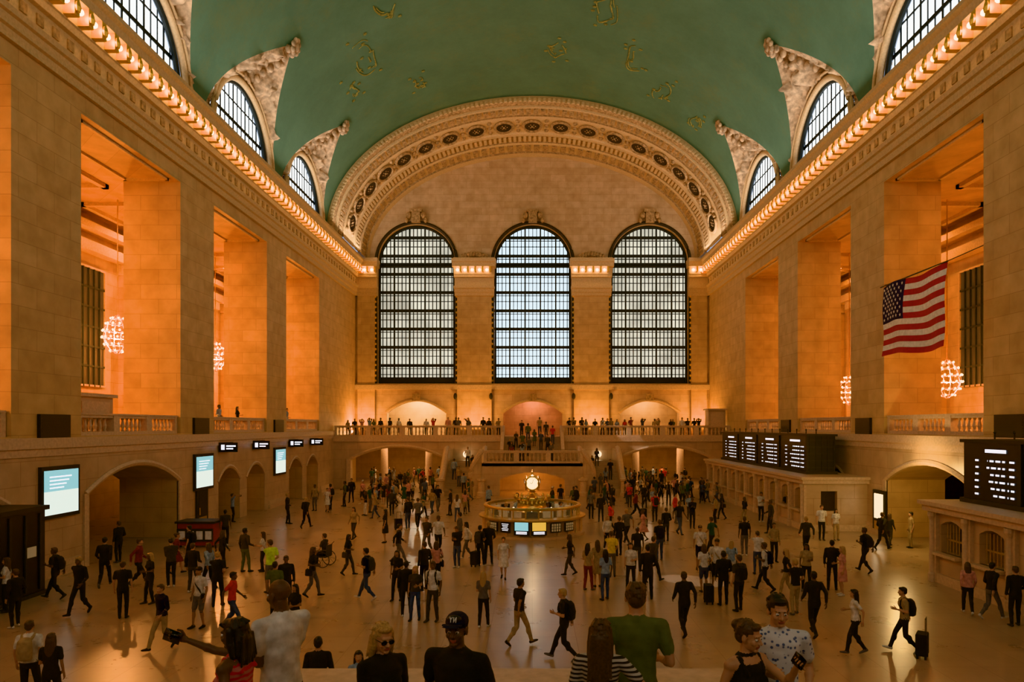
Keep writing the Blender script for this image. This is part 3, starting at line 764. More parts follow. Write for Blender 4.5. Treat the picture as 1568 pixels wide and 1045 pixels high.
for (x0, yy) in ((HW - .06, 37.0), (-HW + .06, 38.9), (HW - .06, 27.6)):
    mb = MB('bronze', 'opal' if dn == 0 else 'dark', 'brass'); dn += 1
    s = 1 if x0 > 0 else -1
    a, b = sorted((x0, x0 - s * .1)); mb.box(a, b, yy - .65, yy + .65, 0, 2.4, 0)
    a, b = sorted((x0 - s * .1, x0 - s * .12)); mb.box(a, b, yy - .45, yy + .45, .9, 2.2, 1); mb.box(a, b, yy - .45, yy + .45, .15, .75, 2)
    mb.tube([(x0 - s * .18, yy - .5, .9), (x0 - s * .18, yy - .5, 1.3)], .03, 6, 2)
    mb.obj('door_%d' % dn)

# ------------------------------------------------------------------ flag
red = plain('flag_red', (.42, .03, .045), .8); wht = plain('flag_white', (.78, .72, .64), .8); blu = plain('flag_blue', (.035, .045, .10), .8)
mb = MB(red, wht, blu)
FX, FY0, FY1, FZ0, FZ1 = 17.6, 35.2, 29.7, H + 3.5, H + 6.95
NX, NZ = 40, 26
def fp(i, j, off=0):
    s = i / NX; t = j / NZ
    return (FX + .12 * sin(s * 11 + t * 2) * (1 - .3 * t) + .05 * sin(t * 7) - off, FY0 + (FY1 - FY0) * s, FZ0 + (FZ1 - FZ0) * t + .08 * sin(s * 7) - .15 * s * (1 - t))
vs = [fp(i, j) for i in range(NX + 1) for j in range(NZ + 1)]
o = len(mb.v); mb.v += vs
for i in range(NX):
    for j in range(NZ):
        a = o + i * (NZ + 1) + j; mb.f.append((a, a + 1, a + NZ + 2, a + NZ + 1))
        mb.m.append(2 if (i < NX * .4 and j >= 12) else ((j // 2) % 2))
for r in range(9):
    for cI in range(6 if r % 2 == 0 else 5):
        i = (cI * 2 + 1 + (r % 2)) * (NX * .4) / 12; j = 12 + (r + 1) * 14 / 10
        c = Vector(fp(i, j, .03)); pts = []
        for q in range(10):
            rad = .1 if q % 2 == 0 else .042; an = pi / 2 + q * pi / 5; pts.append(c + Vector((0, rad * cos(an), rad * sin(an))))
        mb.add([c] + pts, [(0, 1 + q, 1 + (q + 1) % 10) for q in range(10)], 1)
flg = mb.obj('american_flag', smooth=True, recalc=False)
mb = MB('rope'); mb.tube([(FX, FY0 + .1, FZ1 + .05), (FX, FY1 - .1, FZ1 + .05)], .035, 6)
mb.tube([(FX, FY0 + .1, FZ1 + .05), (HW + .3, FY0 + 1.8, FZ1 + .6)], .012, 4); mb.tube([(FX, FY1 - .1, FZ1 + .05), (HW + .3, FY1 - .9, FZ1 + .6)], .02, 4)
mb.obj('flag_pole', parent=flg)

# ------------------------------------------------------------------ chandeliers
def light(name, kind, loc, power, color, rot=(0, 0, 0), **kw):
    l = bpy.data.lights.new(name, kind); l.energy = power; l.color = color
    for k, v in kw.items(): setattr(l, k, v)
    o = bpy.data.objects.new(name, l); o.location = loc; o.rotation_euler = rot; COL.objects.link(o); return o
TI = ((.28, 1.0), (.52, .68), (.68, .28), (.72, -.1), (.6, -.5), (.34, -.85))
for sd, z in ((-1, 10.9), (1, 8.4)):
    for yy in (15.9, 27.9, 39.6, 51.8, 63.8):
        mb = MB('brass', 'cbulb')
        c = Vector((sd * 23.5, yy, z))
        for j, (r, zz) in enumerate(TI):
            k = max(7, int(r * 22)); mb.tube([c + Vector((r * cos(2 * pi * q / 16), r * sin(2 * pi * q / 16), zz)) for q in range(16)], .03, 5, 0, closed=True)
            for q in range(k):
                a = 2 * pi * (q + .5 * (j % 2)) / k; mb.sphere(c + Vector(((r + .06) * cos(a), (r + .06) * sin(a), zz)), .062, 1, 6, 4)
        for q in range(8):
            a = q * pi / 4; mb.tube([c + Vector((r * cos(a), r * sin(a), zz)) for r, zz in ((.05, 1.2),) + TI + ((.03, -1.05),)], .022, 4, 0)
        mb.tube([c + Vector((0, 0, 1.15)), (c.x, c.y, OPT)], .03, 5, 0)
        mb.obj('chandelier')
        light('chandelier_light', 'POINT', c, 1600 if sd < 0 else 850, (1, .42, .13), shadow_soft_size=.15)
# ------------------------------------------------------------------ lights
for sd in (-1, 1):
    light('ceiling_fill', 'AREA', (sd * 17.25, 32, H + 17.6), 2600, (1, .92, .78), (0, sd * radians(133), 0), shape='RECTANGLE', size=.5, size_y=76)  # added fill strip, not a real fixture; brightens the vault
    for c in BAYS[:5]:
        light('gallery_downlight', 'AREA', (sd * 24.2, c, OPT - .15), 580 if sd < 0 else 300, (1, .44, .14), (0, 0, 0), shape='DISK', size=1.6)
    light('passage_light', 'AREA', (sd * 12.4, 69, 4.4), 380, (1, .58, .28), (0, 0, 0), shape='RECTANGLE', size=6, size_y=3)
for x in (-17.3, -6.05, 6.15, 17.4):
    light('east_wall_fill', 'AREA', (x, YE - 2.2, 5.1), 400, (1, .50, .17), (radians(188), 0, 0), shape='RECTANGLE', size=1.8, size_y=.5)  # added warm fill for the east wall, no lamp stands here
for i, c in enumerate(WX):
    light('arcade_light', 'POINT', (c, 75.8, 8.6), (650, 220, 340)[i], ((1, .90, .66), (1, .52, .40), (1, .74, .48))[i], shadow_soft_size=.3)
light('stair_arch_light', 'POINT', (0, 60.5, 1.9), 160, (1, .45, .13), shadow_soft_size=.2)
light('booth_light', 'POINT', (BX, BY, 3.6), 70, (1, .7, .38), shadow_soft_size=.1)
light('ticket_hall_light', 'POINT', (17.0, 32.3, 3.6), 230, (1, .68, .28), shadow_soft_size=.2)
for yy in (46, 57): light('concourse_arch_light', 'POINT', (-24.2, yy, 3.8), 60, (1, .5, .2), shadow_soft_size=.2)
def aim(name, a, b, power, ang, color=(1, .93, .8)):
    o = light(name, 'SPOT', a, power, color, spot_size=radians(ang), spot_blend=.25, shadow_soft_size=.05)
    o.rotation_euler = (Vector(b) - Vector(a)).to_track_quat('-Z', 'Y').to_euler()
aim('sun_shaft', (-17.9, 44.7, 26.0), (6.0, 26.2, 0), 26000, 2.6); aim('sun_shaft', (-17.9, 56.6, 26.0), (8.9, 65.0, 4.9), 26000, 2.4)
w = bpy.data.worlds.new('World'); scn.world = w; w.use_nodes = True
w.node_tree.nodes['Background'].inputs[0].default_value = (.6, .75, 1, 1); w.node_tree.nodes['Background'].inputs[1].default_value = .5

# ------------------------------------------------------------------ people
V3 = Vector
class Fig:
    def __init__(s): s.g = {}
    def grp(s, g): return s.g.setdefault(g, ([], [], []))
    def loft(s, g, secs, mat, n=12):
        v, f, m = s.grp(g); o = len(v)
        for c, U, W in secs:
            for i in range(n):
                a = 2 * pi * i / n; v.append(c + U * cos(a) + W * sin(a))
        for j in range(len(secs) - 1):
            mm = mat[j] if isinstance(mat, (list, tuple)) else mat
            for i in range(n):
                f.append((o + j * n + i, o + j * n + (i + 1) % n, o + (j + 1) * n + (i + 1) % n, o + (j + 1) * n + i)); m.append(mm)
        ma = mat[0] if isinstance(mat, (list, tuple)) else mat; mz = mat[-1] if isinstance(mat, (list, tuple)) else mat
        v.append(secs[0][0].copy()); v.append(secs[-1][0].copy()); a = len(v) - 2
        for i in range(n):
            f.append((a, o + (i + 1) % n, o + i)); m.append(ma)
            l = o + (len(secs) - 1) * n; f.append((a + 1, l + i, l + (i + 1) % n)); m.append(mz)
    def cap(s, g, p0, r0, p1, r1, mat, n=10):
        d = (p1 - p0); d = d.normalized() if d.length > 1e-6 else V3((0, 0, 1))
        ref = V3((0, 1, 0)) if abs(d.y) < .9 else V3((1, 0, 0)); u = d.cross(ref).normalized(); w = d.cross(u)
        secs = []
        for a in (-75, -40, 0): secs.append((p0 + d * r0 * sin(radians(a)), u * r0 * cos(radians(a)), w * r0 * cos(radians(a))))
        for a in (0, 40, 75): secs.append((p1 + d * r1 * sin(radians(a)), u * r1 * cos(radians(a)), w * r1 * cos(radians(a))))
        s.loft(g, secs, mat, n)
    def ell(s, g, c, r, mat, R=None, n=14, k=9):
        R = R or Matrix.Identity(3); X, Y, Z = R @ V3((1, 0, 0)), R @ V3((0, 1, 0)), R @ V3((0, 0, 1)); secs = []
        for j in range(k):
            t = -pi / 2 + pi * (j + .35) / (k - .3); secs.append((c + Z * r[2] * sin(t), X * r[0] * cos(t), Y * r[1] * cos(t)))
        s.loft(g, secs, mat, n)
def ik(a, b, L1, L2, pole):
    d = b - a; dist = max(.12, min(d.length, (L1 + L2) * .996)); dn_ = d.normalized(); b = a + dn_ * dist
    x = (L1 * L1 - L2 * L2 + dist * dist) / (2 * dist); h = sqrt(max(0, L1 * L1 - x * x))
    pp = pole - dn_ * pole.dot(dn_); pp = pp.normalized() if pp.length > 1e-4 else V3((0, 1, 0))
    return a + dn_ * x + pp * h, b
def remesh(grp, voxel, it=2):
    v, f, m = grp
    me = bpy.data.meshes.new('tmp'); me.from_pydata([tuple(p) for p in v], [], f); me.update()
    o = bpy.data.objects.new('tmp', me); COL.objects.link(o)
    md = o.modifiers.new('r', 'REMESH'); md.mode = 'VOXEL'; md.voxel_size = voxel; md.adaptivity = 0
    sm = o.modifiers.new('s', 'SMOOTH'); sm.iterations = it; sm.factor = .5
    dg = bpy.context.evaluated_depsgraph_get(); ev = o.evaluated_get(dg); m2 = bpy.data.meshes.new_from_object(ev)
    bvh = BVHTree.FromPolygons([tuple(p) for p in v], f)
    V = [x.co.copy() for x in m2.vertices]; Fc = [tuple(p.vertices) for p in m2.polygons]; MI = []
    for p in m2.polygons:
        r = bvh.find_nearest(p.center); MI.append(m[r[2]] if r[2] is not None else 0)
    bpy.data.objects.remove(o); bpy.data.meshes.remove(m2); bpy.data.meshes.remove(me)
    return V, Fc, MI
SK, HR, TP, BT, SH, BG, HT, LP, EW, DK = range(10)
def hand(fig, g, wrist, d, s, nrm, curl, det):
    n = 8 if det else 5
    A = wrist
    fig.loft(g, [(A - d * .01, s * .026, nrm * .019), (A + d * .03, s * .034, nrm * .018), (A + d * .07, s * .041, nrm * .015), (A + d * .095, s * .04, nrm * .012)], SK, n)
    for off, L, r in ((.030, .070, .0085), (.010, .080, .009), (-.011, .074, .0085), (-.030, .056, .0075)):
        p = A + d * .088 + s * off; ang = curl * .6; sp = off * 1.2
        for k, fr in enumerate((.45, .31, .24)):
            q = p + (d * cos(ang) + nrm * sin(ang) + s * sp).normalized() * L * fr
            fig.cap(g, p, r * (1 - .1 * k), q, r * (.92 - .1 * k), SK, n if det else 5); p = q; ang += curl
    p = A + d * .025 + s * .03; q = p + (d * .65 + s * .75 + nrm * .25).normalized() * .038
    r2 = q + (d * .9 + s * .2 + nrm * .45 * (.5 + curl)).normalized() * .032
    fig.cap(g, p, .0125, q, .011, SK, n if det else 5); fig.cap(g, q, .0105, r2, .009, SK, n if det else 5)
def build_figure(name, pose='stand', fem=False, sleeve='short', legs='pants', hair='short', pack=None, wr=None, wl=None, head=(0, 0, 0), lean=0,
                 detail=False, curlR=.35, curlL=.35, phone=None, glasses=False, wide=1.0, belly=0, pr=None, pl=None):
    fg = Fig(); sw = (.165 if fem else .185) * wide
    hipz = .92; ank = {1: V3((.09, 0, .085)), -1: V3((-.09, 0, .085))}; pitch = {1: 0, -1: 0}
    if pose == 'walk': hipz = .885; ank = {1: V3((.08, .33, .1)), -1: V3((-.08, -.30, .16))}; pitch = {1: .22, -1: -.65}; lean = lean or .05
    if pose == 'walk2': hipz = .90; ank = {-1: V3((-.08, .22, .09)), 1: V3((.08, -.24, .13))}; pitch = {-1: .1, 1: -.45}; lean = lean or .04
    if pose == 'step': ank[1] = V3((.13, .1, .085)); ank[-1] = V3((-.12, -.04, .085))
    if pose == 'sit': hipz = .55; ank = {1: V3((.1, .43, .1)), -1: V3((-.1, .43, .1))}
    dz = hipz - .92; hip = V3((0, 0, hipz)); RL = Matrix.Rotation(-lean, 3, 'X')
    T = lambda x, y, z: hip + RL @ (V3((x, y, z + dz)) - hip)
    X = V3((1, 0, 0)); Yl = RL @ V3((0, 1, 0))
    f_ = .92 if fem else 1.0
    tor = [(.80, .11, .085, 0), (.86, .158, .105, 0), (.93, .172 if fem else .165, .12 + belly * .2, 0), (1.0, .155 * (1.03 if fem else 1), .112 + belly * .6, belly * .3), (1.10, .132 if fem else .145, .10 + belly, belly * .5), (1.2, .142 * f_ + .008, .108 + belly * .6, .004),
           (1.30, .165 * f_, .118, .012 if fem else .004), (1.38, .178 * f_, .112, .006), (1.435, .165 * f_, .092, 0), (1.475, .11 * f_, .07, -.004), (1.50, .062, .055, -.004)]
    labs = [BT, BT, TP, TP, TP, TP, TP, TP, TP, TP]
    if legs == 'dress': labs = [TP] * 10
    ex = .008 if sleeve == 'long' else 0
    fg.loft('body', [(T(0, yo, z), X * (rx * wide + ex), Yl * (ry + ex)) for z, rx, ry, yo in tor], labs, 20)
    if fem:
        for q in (-1, 1): fg.ell('body', T(q * .075, .085, 1.28), (.065, .055, .06), TP)
    if sleeve == 'none':
        fg.loft('body', [(T(0, 0, 1.385), X * .13, Yl * .098), (T(0, 0, 1.44), X * .15, Yl * .094), (T(0, 0, 1.48), X * .10, Yl * .07)], SK, 14)
        for q in (-1, 1):
            for a, b in (((q * .085, .105, 1.36), (q * .1, .03, 1.475)), ((q * .1, .03, 1.475), (q * .085, -.1, 1.38))): fg.cap('body', T(*a), .02, T(*b), .02, TP, 8)
    fg.cap('body', T(0, -.005, 1.46), .06 if not fem else .052, T(0, .008, 1.57), .055 if not fem else .046, SK)
    if sleeve != 'none': fg.loft('body', [(T(0, -.006, 1.475), X * .085, Yl * .075), (T(0, -.004, 1.505), X * .068, Yl * .064)], TP, 14)
    for side, wt, pole, curl in ((1, wr, pr, curlR), (-1, wl, pl, curlL)):
        sh = T(side * sw, 0, 1.42)
        wt = V3(wt) if wt is not None else V3((side * (sw + .06), .03, .90 + .0))
        wt = T(*wt)
        el, wri = ik(sh, wt, .285, .255, V3(pole) if pole else V3((side * .35, -1, -.2)))
        fg.cap('body', T(side * .09, 0, 1.425), .062, sh, .06 if not fem else .052, TP if sleeve != 'none' else SK)
        ra = .046 if not fem else .04
        fg.cap('body', sh, ra, el, ra * .82, SK); fg.cap('body', el, ra * .85, wri, ra * .56, SK); fg.ell('body', el.lerp(wri, .28), (ra * .92,) * 3, SK)
        if sleeve == 'short': fg.cap('body', sh, ra + .014, sh.lerp(el, .62), ra + .014, TP)
        if sleeve == 'long': fg.cap('body', sh, ra + .016, el, ra + .006, TP); fg.cap('body', el, ra + .006, el.lerp(wri, .93), ra * .6 + .012, TP)
        d = (wri - el).normalized(); pref = V3((0, 1, 0)) if abs(d.y) < .7 else V3((0, 0, 1)); s = (pref - d * pref.dot(d)).normalized()
        nn = d.cross(s).normalized()
        if nn.dot(V3((-side, 0, -.1))) < 0: nn = -nn
        hand(fg, 'hand' if detail else 'post', wri, d, s, nn, curl, detail)
        if phone == side:
            c = wri + d * .10 + nn * .028; U, W = s, nn
            fg.loft('post', [(c - d * .07, s * .0, nn * .0), (c - d * .069, s * .05, nn * .007), (c + d * .069, s * .05, nn * .007), (c + d * .07, s * .0, nn * 0)], DK, 4)
    for side in (1, -1):
        hp = V3((side * .088, 0, hipz)); kn, an = ik(hp, ank[side], .43, .415, V3((side * .08, 1, 0)))
        lg = BT if legs == 'pants' else SK
        k = .01 if legs == 'pants' else -.004
        fg.cap('body', hp, .088, kn, .056 + k, BT if legs in ('pants', 'shorts') else SK if legs != 'skirt' else SK); fg.cap('body', kn, .054 + k, an, .036 + k * 1.4, lg)
        fg.ell('body', kn.lerp(an, .3) - V3((0, .012, 0)), (.055 + k, .055 + k, .12), lg)
        if legs == 'shorts':
            fg.cap('body', hp, .1, hp.lerp(kn, .82), .078, BT)
        ca, sa = cos(pitch[side]), sin(pitch[side]); fd = V3((side * .12, ca, sa)).normalized(); up = X.cross(fd).normalized()
        b = an - up * .045
        fg.loft('body', [(b - fd * .07, X * .02, up * .02), (b - fd * .055, X * .036, up * .04), (b + fd * .02, X * .04, up * .045), (b + fd * .1 - up * .01, X * .048, up * .034), (b + fd * .17 - up * .018, X * .042, up * .024), (b + fd * .195 - up * .02, X * .02, up * .012)], SH, 12)
        fg.cap('body', an, .04, b + fd * .01, .042, SH)
    if legs in ('skirt', 'dress'):
        lb = BT if legs == 'skirt' else TP
        my = (ank[1].y + ank[-1].y) / 2; st = .14 if pose.startswith('walk') else 0
        fg.loft('body', [(V3((0, 0, .98 + dz)), X * .15, Yl * .12), (V3((0, 0, .88 + dz)), X * .185, V3((0, .145, 0))), (V3((0, my * .5, .70 + dz)), X * .205, V3((0, .16 + st * .6, 0))), (V3((0, my, .52)), X * .225, V3((0, .17 + st, 0)))], lb, 18)
    C = T(0, .018, 1.635); N0 = T(0, -.005, 1.54)
    Rh = RL @ Matrix.Rotation(head[0], 3, 'Z') @ Matrix.Rotation(head[1], 3, 'X') @ Matrix.Rotation(head[2], 3, 'Y')
    HP = lambda x, y, z: N0 + Rh @ (V3((x, y, z)) + (V3((0, .023, .095))))
    fg.cap('head', T(0, -.004, 1.50), .054 if not fem else .047, HP(0, -.015, -.05), .052 if not fem else .046, SK)
    E = lambda c, r, m, g='head': fg.ell(g, HP(*c), r, m, Rh)
    E((0, -.015, .03), (.074, .094, .086), SK); E((0, .022, -.03), (.06, .069, .083), SK); E((0, .012, -.068), (.054, .058, .04), SK); E((0, .062, -.094), (.026, .024, .019), SK)
    for q in (-1, 1):
        E((q * .038, .06, -.03), (.023, .022, .024), SK); E((q * .077, -.005, -.008), (.011, .02, .031), SK)
    fg.cap('head', HP(-.032, .076, .021), .013, HP(.032, .076, .021), .013, SK); fg.cap('head', HP(0, .084, .008), .009, HP(0, .105, -.03), .0125, SK)
    for q in (-1, 1): E((q * .012, .094, -.033), (.009, .011, .008), SK)
    fg.cap('head', HP(-.017, .083, -.06), .0065, HP(.017, .083, -.06), .0065, LP); fg.cap('head', HP(-.014, .081, -.068), .0075, HP(.014, .081, -.068), .0075, LP)
    if detail:
        for q in (-1, 1):
            E((q * .03, .0765, -.001), (.0135, .0125, .0105), EW, 'post'); E((q * .03, .0885, -.001), (.0055, .003, .0055), DK, 'post')
            fg.cap('post', HP(q * .017, .0885, .021), .0035, HP(q * .044, .08, .024), .003, HR, 6)
    if glasses:
        for q in (-1, 1):
            E((q * .032, .094, -.003), (.027, .006, .021), DK, 'post'); fg.cap('post', HP(q * .055, .088, .005), .003, HP(q * .08, .0, .008), .003, DK, 5)
        fg.cap('post', HP(-.01, .1, .002), .003, HP(.01, .1, .002), .003, DK, 5)
    if hair != 'bald':
        E((0, -.026, .046), (.083, .099, .083), HR); E((0, -.06, -.005), (.074, .058, .07), HR)
        E((0, .045, .088), (.055, .04, .03), HR)
    if detail and hair in ('short', 'long', 'bob', 'bun'):
        hr_ = random.Random(5)   # locks that break up the crown
        for q in range(16):
            a = hr_.uniform(0, 2 * pi); z0 = hr_.uniform(.0, .1); x1 = .072 * cos(a); y1 = -.03 + .085 * sin(a)
            if y1 > .03: continue
            fg.cap('head', HP(x1 * .55, y1 * .55 - .01, .118), .012, HP(x1 * 1.08, y1 * 1.05, z0), .011, HR, 6)
    if hair == 'short':
        for q in (-1, 1): E((q * .07, -.01, .02), (.014, .03, .035), HR)
    if hair in ('long', 'bob'):
        L = .30 if hair == 'long' else .12
        for q in (-1, 1):
            fg.cap('head', HP(q * .066, -.01, .04), .03, HP(q * .078, -.02, -.08), .03, HR); fg.cap('head', HP(q * .078, -.02, -.06), .03, HP(q * .082, -.045, -.06 - L * .75), .026, HR)
        fg.loft('head', [(HP(0, -.06, .07), Rh @ V3((.07, 0, 0)), Rh @ V3((0, .05, 0))), (HP(0, -.08, -.03), Rh @ V3((.088, 0, 0)), Rh @ V3((0, .055, 0))), (HP(0, -.085, -.08 - L * .5), Rh @ V3((.1, 0, 0)), Rh @ V3((0, .045, 0))), (HP(0, -.095, -.1 - L), Rh @ V3((.06, 0, 0)), Rh @ V3((0, .025, 0)))], HR, 14)
        E((0, .03, .088), (.065, .055, .03), HR)
        if detail:
            for q in range(9):
                x = -.08 + q * .02; fg.cap('head', HP(x * .8, -.115, .0), .011, HP(x * 1.15, -.118, -.12 - L * .8 + .02 * (q % 3)), .010, HR, 6)
    if hair == 'bun': E((0, -.12, .06), (.045, .042, .042), HR)
    if hair == 'cap':
        E((0, -.016, .058), (.087, .104, .074), HT); fg.loft('head', [(HP(0, .105, .062), Rh @ V3((.078, 0, 0)), Rh @ V3((0, .03, 0))), (HP(0, .12, .054), Rh @ V3((.075, 0, 0)), Rh @ V3((0, .065, -.008)))], HT, 16)
        if detail:
            for a, b in (((-.022, .089, .075), (-.022, .078, .108)), ((-.022, .078, .108), (-.004, .089, .075)), ((-.004, .089, .075), (-.004, .080, .108)), ((.008, .079, .108), (.017, .086, .092)), ((.026, .077, .108), (.017, .086, .092)), ((.017, .086, .092), (.017, .089, .075))):
                fg.cap('post', HP(*a), .0042, HP(*b), .0042, EW, 5)
    if pack == 'backpack':
        secs = [(T(0, -.17, 1.0), X * .10, Yl * .05), (T(0, -.19, 1.03), X * .14, Yl * .085), (T(0, -.20, 1.2), X * .15, Yl * .1), (T(0, -.185, 1.38), X * .135, Yl * .08), (T(0, -.16, 1.45), X * .08, Yl * .045)]
        fg.loft('body', secs, BG, 12)
        for q in (-1, 1):
            pts = [T(q * .1, -.12, 1.42), T(q * .11, -.02, 1.49), T(q * .12, .09, 1.42), T(q * .135, .115, 1.28), T(q * .15, .04, 1.1)]
            for a, b in zip(pts, pts[1:]): fg.cap('body', a, .02, b, .02, BG, 8)
    if pack == 'tote':
        fg.loft('body', [(T(.24, -.04, .78), X * .035, Yl * .11), (T(.245, -.04, .8), X * .05, Yl * .14), (T(.245, -.04, 1.0), X * .045, Yl * .13), (T(.24, -.04, 1.03), X * .02, Yl * .11)], BG, 12)
        for a, b in ((T(.23, .03, 1.0), T(.17, .03, 1.47)), (T(.23, -.1, 1.0), T(.16, -.06, 1.47))): fg.cap('body', a, .014, b, .014, BG, 6)
    if pack == 'cross':
        fg.loft('body', [(T(-.19, .05, .86), X * .04, Yl * .08), (T(-.2, .05, 1.0), X * .045, Yl * .09)], BG, 10)
        fg.cap('body', T(-.18, .09, 1.0), .016, T(.02, .12, 1.28), .016, BG, 6); fg.cap('body', T(.02, .125, 1.28), .016, T(.11, .02, 1.485), .016, BG, 6)
    allv, allf, allm = [], [], []
    vx = {'body': .0095 if detail else .02, 'head': .0048 if detail else .0125, 'hand': .0036}
    for g, grp in fg.g.items():
        if g == 'post': V, Fc, MI = grp
        else: V, Fc, MI = remesh(grp, vx[g], 3 if (detail and g == 'body') else 1 if g == 'hand' else 2)
        if detail and g == 'body':   # soft cloth folds
            hz = hipz
            for i_, p in enumerate(V):
                rad = V3((p.x, p.y, 0)); 
                if rad.length > .03 and p.z < 1.47:
                    f1 = noise.noise(V3((p.x * 7, p.y * 7, p.z * 13))) * .007 + noise.noise(V3((p.x * 15 + 3, p.y * 15, p.z * 22))) * .003
                    V[i_] = p + rad.normalized() * f1
        o = len(allv); allv += [tuple(p) for p in V]; allf += [tuple(i + o for i in q) for q in Fc]; allm += MI
    mz = min(p[2] for p in allv); allv = [(p[0], p[1], p[2] - mz) for p in allv]
    me = bpy.data.meshes.new(name); me.from_pydata(allv, [], allf)
    for k in range(10): me.materials.append(None)
    me.polygons.foreach_set('material_index', allm); me.polygons.foreach_set('use_smooth', [True] * len(allf)); me.update()
    return me
CM = {}
def cloth(key, c=None):
    tab = dict(k=(.014, .014, .016), n=(.022, .032, .06), w=(.62, .60, .56), g=(.14, .14, .15), r=(.5, .035, .03), y=(.50, .66, .06), o=(.095, .11, .05), b=(.09, .135, .21), t=(.34, .25, .16), p=(.55, .3, .28),
               l=(.3, .40, .50), Y=(.62, .42, .06), m=(.18, .04, .05), d=(.045, .04, .036), e=(.035, .085, .08))
    if key not in CM: CM[key] = plain('cloth_' + {'k': 'black', 'n': 'navy', 'w': 'white', 'g': 'grey', 'r': 'red', 'y': 'lime', 'o': 'olive', 'b': 'denim', 't': 'tan', 'p': 'pink', 'l': 'light_blue', 'Y': 'yellow', 'm': 'maroon', 'd': 'charcoal', 'e': 'teal'}[key], tab[key], .85, var=.22, vs=11, bump=.3)
    return CM[key]
SKN = [plain('skin_light', (.46, .27, .19), .5, var=.06), plain('skin_medium', (.31, .165, .10), .5, var=.06), plain('skin_deep', (.10, .05, .03), .45, var=.06)]
HRM = [plain('hair_black', (.012, .009, .008), .45, vs=60, var=.4), plain('hair_brown', (.06, .032, .018), .45, vs=60, var=.4), plain('hair_blonde', (.38, .24, .12), .5, vs=60, var=.35)]
LIP = plain('lips', (.30, .10, .08), .45, var=0); EYW = plain('eye_white', (.7, .68, .64), .3, var=0); DRK = plain('gloss_black', (.008, .008, .008), .15, var=0)
def put(me, name, x, y, z, yaw, h, mats):
    o = bpy.data.objects.new(name, me); COL.objects.link(o); o.location = (x, y, z); o.rotation_euler = (0, 0, radians(yaw)); s = h / 1.75; o.scale = (s, s, s)
    for k, m in enumerate(mats):
        o.material_slots[k].link = 'OBJECT'; o.material_slots[k].material = m
    return o
VAR = {
 'ws': dict(pose='walk', wr=(.24, -.2, .95), wl=(-.24, .24, 1.0)),
 'wl': dict(pose='walk', sleeve='long', wr=(.24, -.18, .95), wl=(-.24, .22, 1.0)),
 'wf': dict(pose='walk2', fem=True, sleeve='long', hair='long', wr=(.22, .15, .95), wl=(-.22, -.15, .95)),
 'wb': dict(pose='walk', pack='backpack', wr=(.24, -.15, .95), wl=(-.15, .2, 1.2)),
 'wt': dict(pose='walk2', fem=True, hair='long', pack='tote', wr=(.22, .2, 1.15), wl=(-.22, -.15, .95)),
 'wh': dict(pose='walk2', legs='shorts', wr=(.24, .18, .97), wl=(-.24, -.16, .95)),
 'wd': dict(pose='walk2', fem=True, legs='dress', hair='bun', wr=(.22, .15, .97), wl=(-.22, -.15, .95)),
 'ss': dict(pose='stand'),
 'sx': dict(pose='step', wr=(.16, .12, 1.02), wl=(-.05, .26, 1.4), head=(.3, -.1, 0)),
 'sl': dict(pose='step', sleeve='long', wr=(.2, .2, 1.05)),
 'sf': dict(pose='step', fem=True, hair='long', wl=(-.12, .24, 1.15)),
 'sc': dict(pose='stand', fem=True, hair='bob', legs='shorts', pack='tote', wr=(.18, .16, 1.1)),
 'sd': dict(pose='stand', fem=True, legs='dress', hair='long', wr=(.1, .22, 1.12)),
 'sb': dict(pose='step', pack='backpack', wr=(.14, .2, 1.15)),
 'sp': dict(pose='stand', wr=(.08, .3, 1.25), wl=(-.07, .28, 1.22), head=(0, -.4, 0), phone=1, curlR=.8, sleeve='long'),
 'sh': dict(pose='step', legs='shorts', hair='cap', pack='cross'),
 'ar': dict(pose='stand', wr=(.12, .38, 1.62), wl=(-.08, .38, 1.6), phone=1, curlR=.8, head=(0, .15, 0)),
 'st': dict(pose='sit', wr=(.2, .25, .95), wl=(-.2, .25, .95)),
}
ME = {k: build_figure('figure_' + k, **v) for k, v in VAR.items()}
rp = random.Random(11)
placed = []
def person(x, y, z, code, yaw, top, bot, h=None, skin=None, hr=None):
    fem = VAR[code].get('fem'); h = h or (rp.uniform(1.56, 1.7) if fem else rp.uniform(1.68, 1.84))
    nm = 'walking_person' if code[0] == 'w' else 'standing_person'
    if code == 'ar': nm = 'person_taking_photo'
    if code == 'st': nm = 'seated_person'
    skin = SKN[skin] if skin is not None else rp.choice([SKN[0], SKN[0], SKN[1], SKN[2]]); hr = HRM[hr] if hr is not None else rp.choice([HRM[0], HRM[0], HRM[1], HRM[1], HRM[1], HRM[2]])
    placed.append((x, y))
    return put(ME[code], nm, x, y, z, yaw + rp.uniform(-12, 12), h, [skin, hr, cloth(top), cloth(bot), cloth(rp.choice('kkgwd')), cloth(rp.choice('kkdnt')), cloth(rp.choice('kwn')), LIP, EYW, DRK])
def fl_(u, v):
    y = H * F / (v - 653.0); return (u - 815.0) * y / F, y
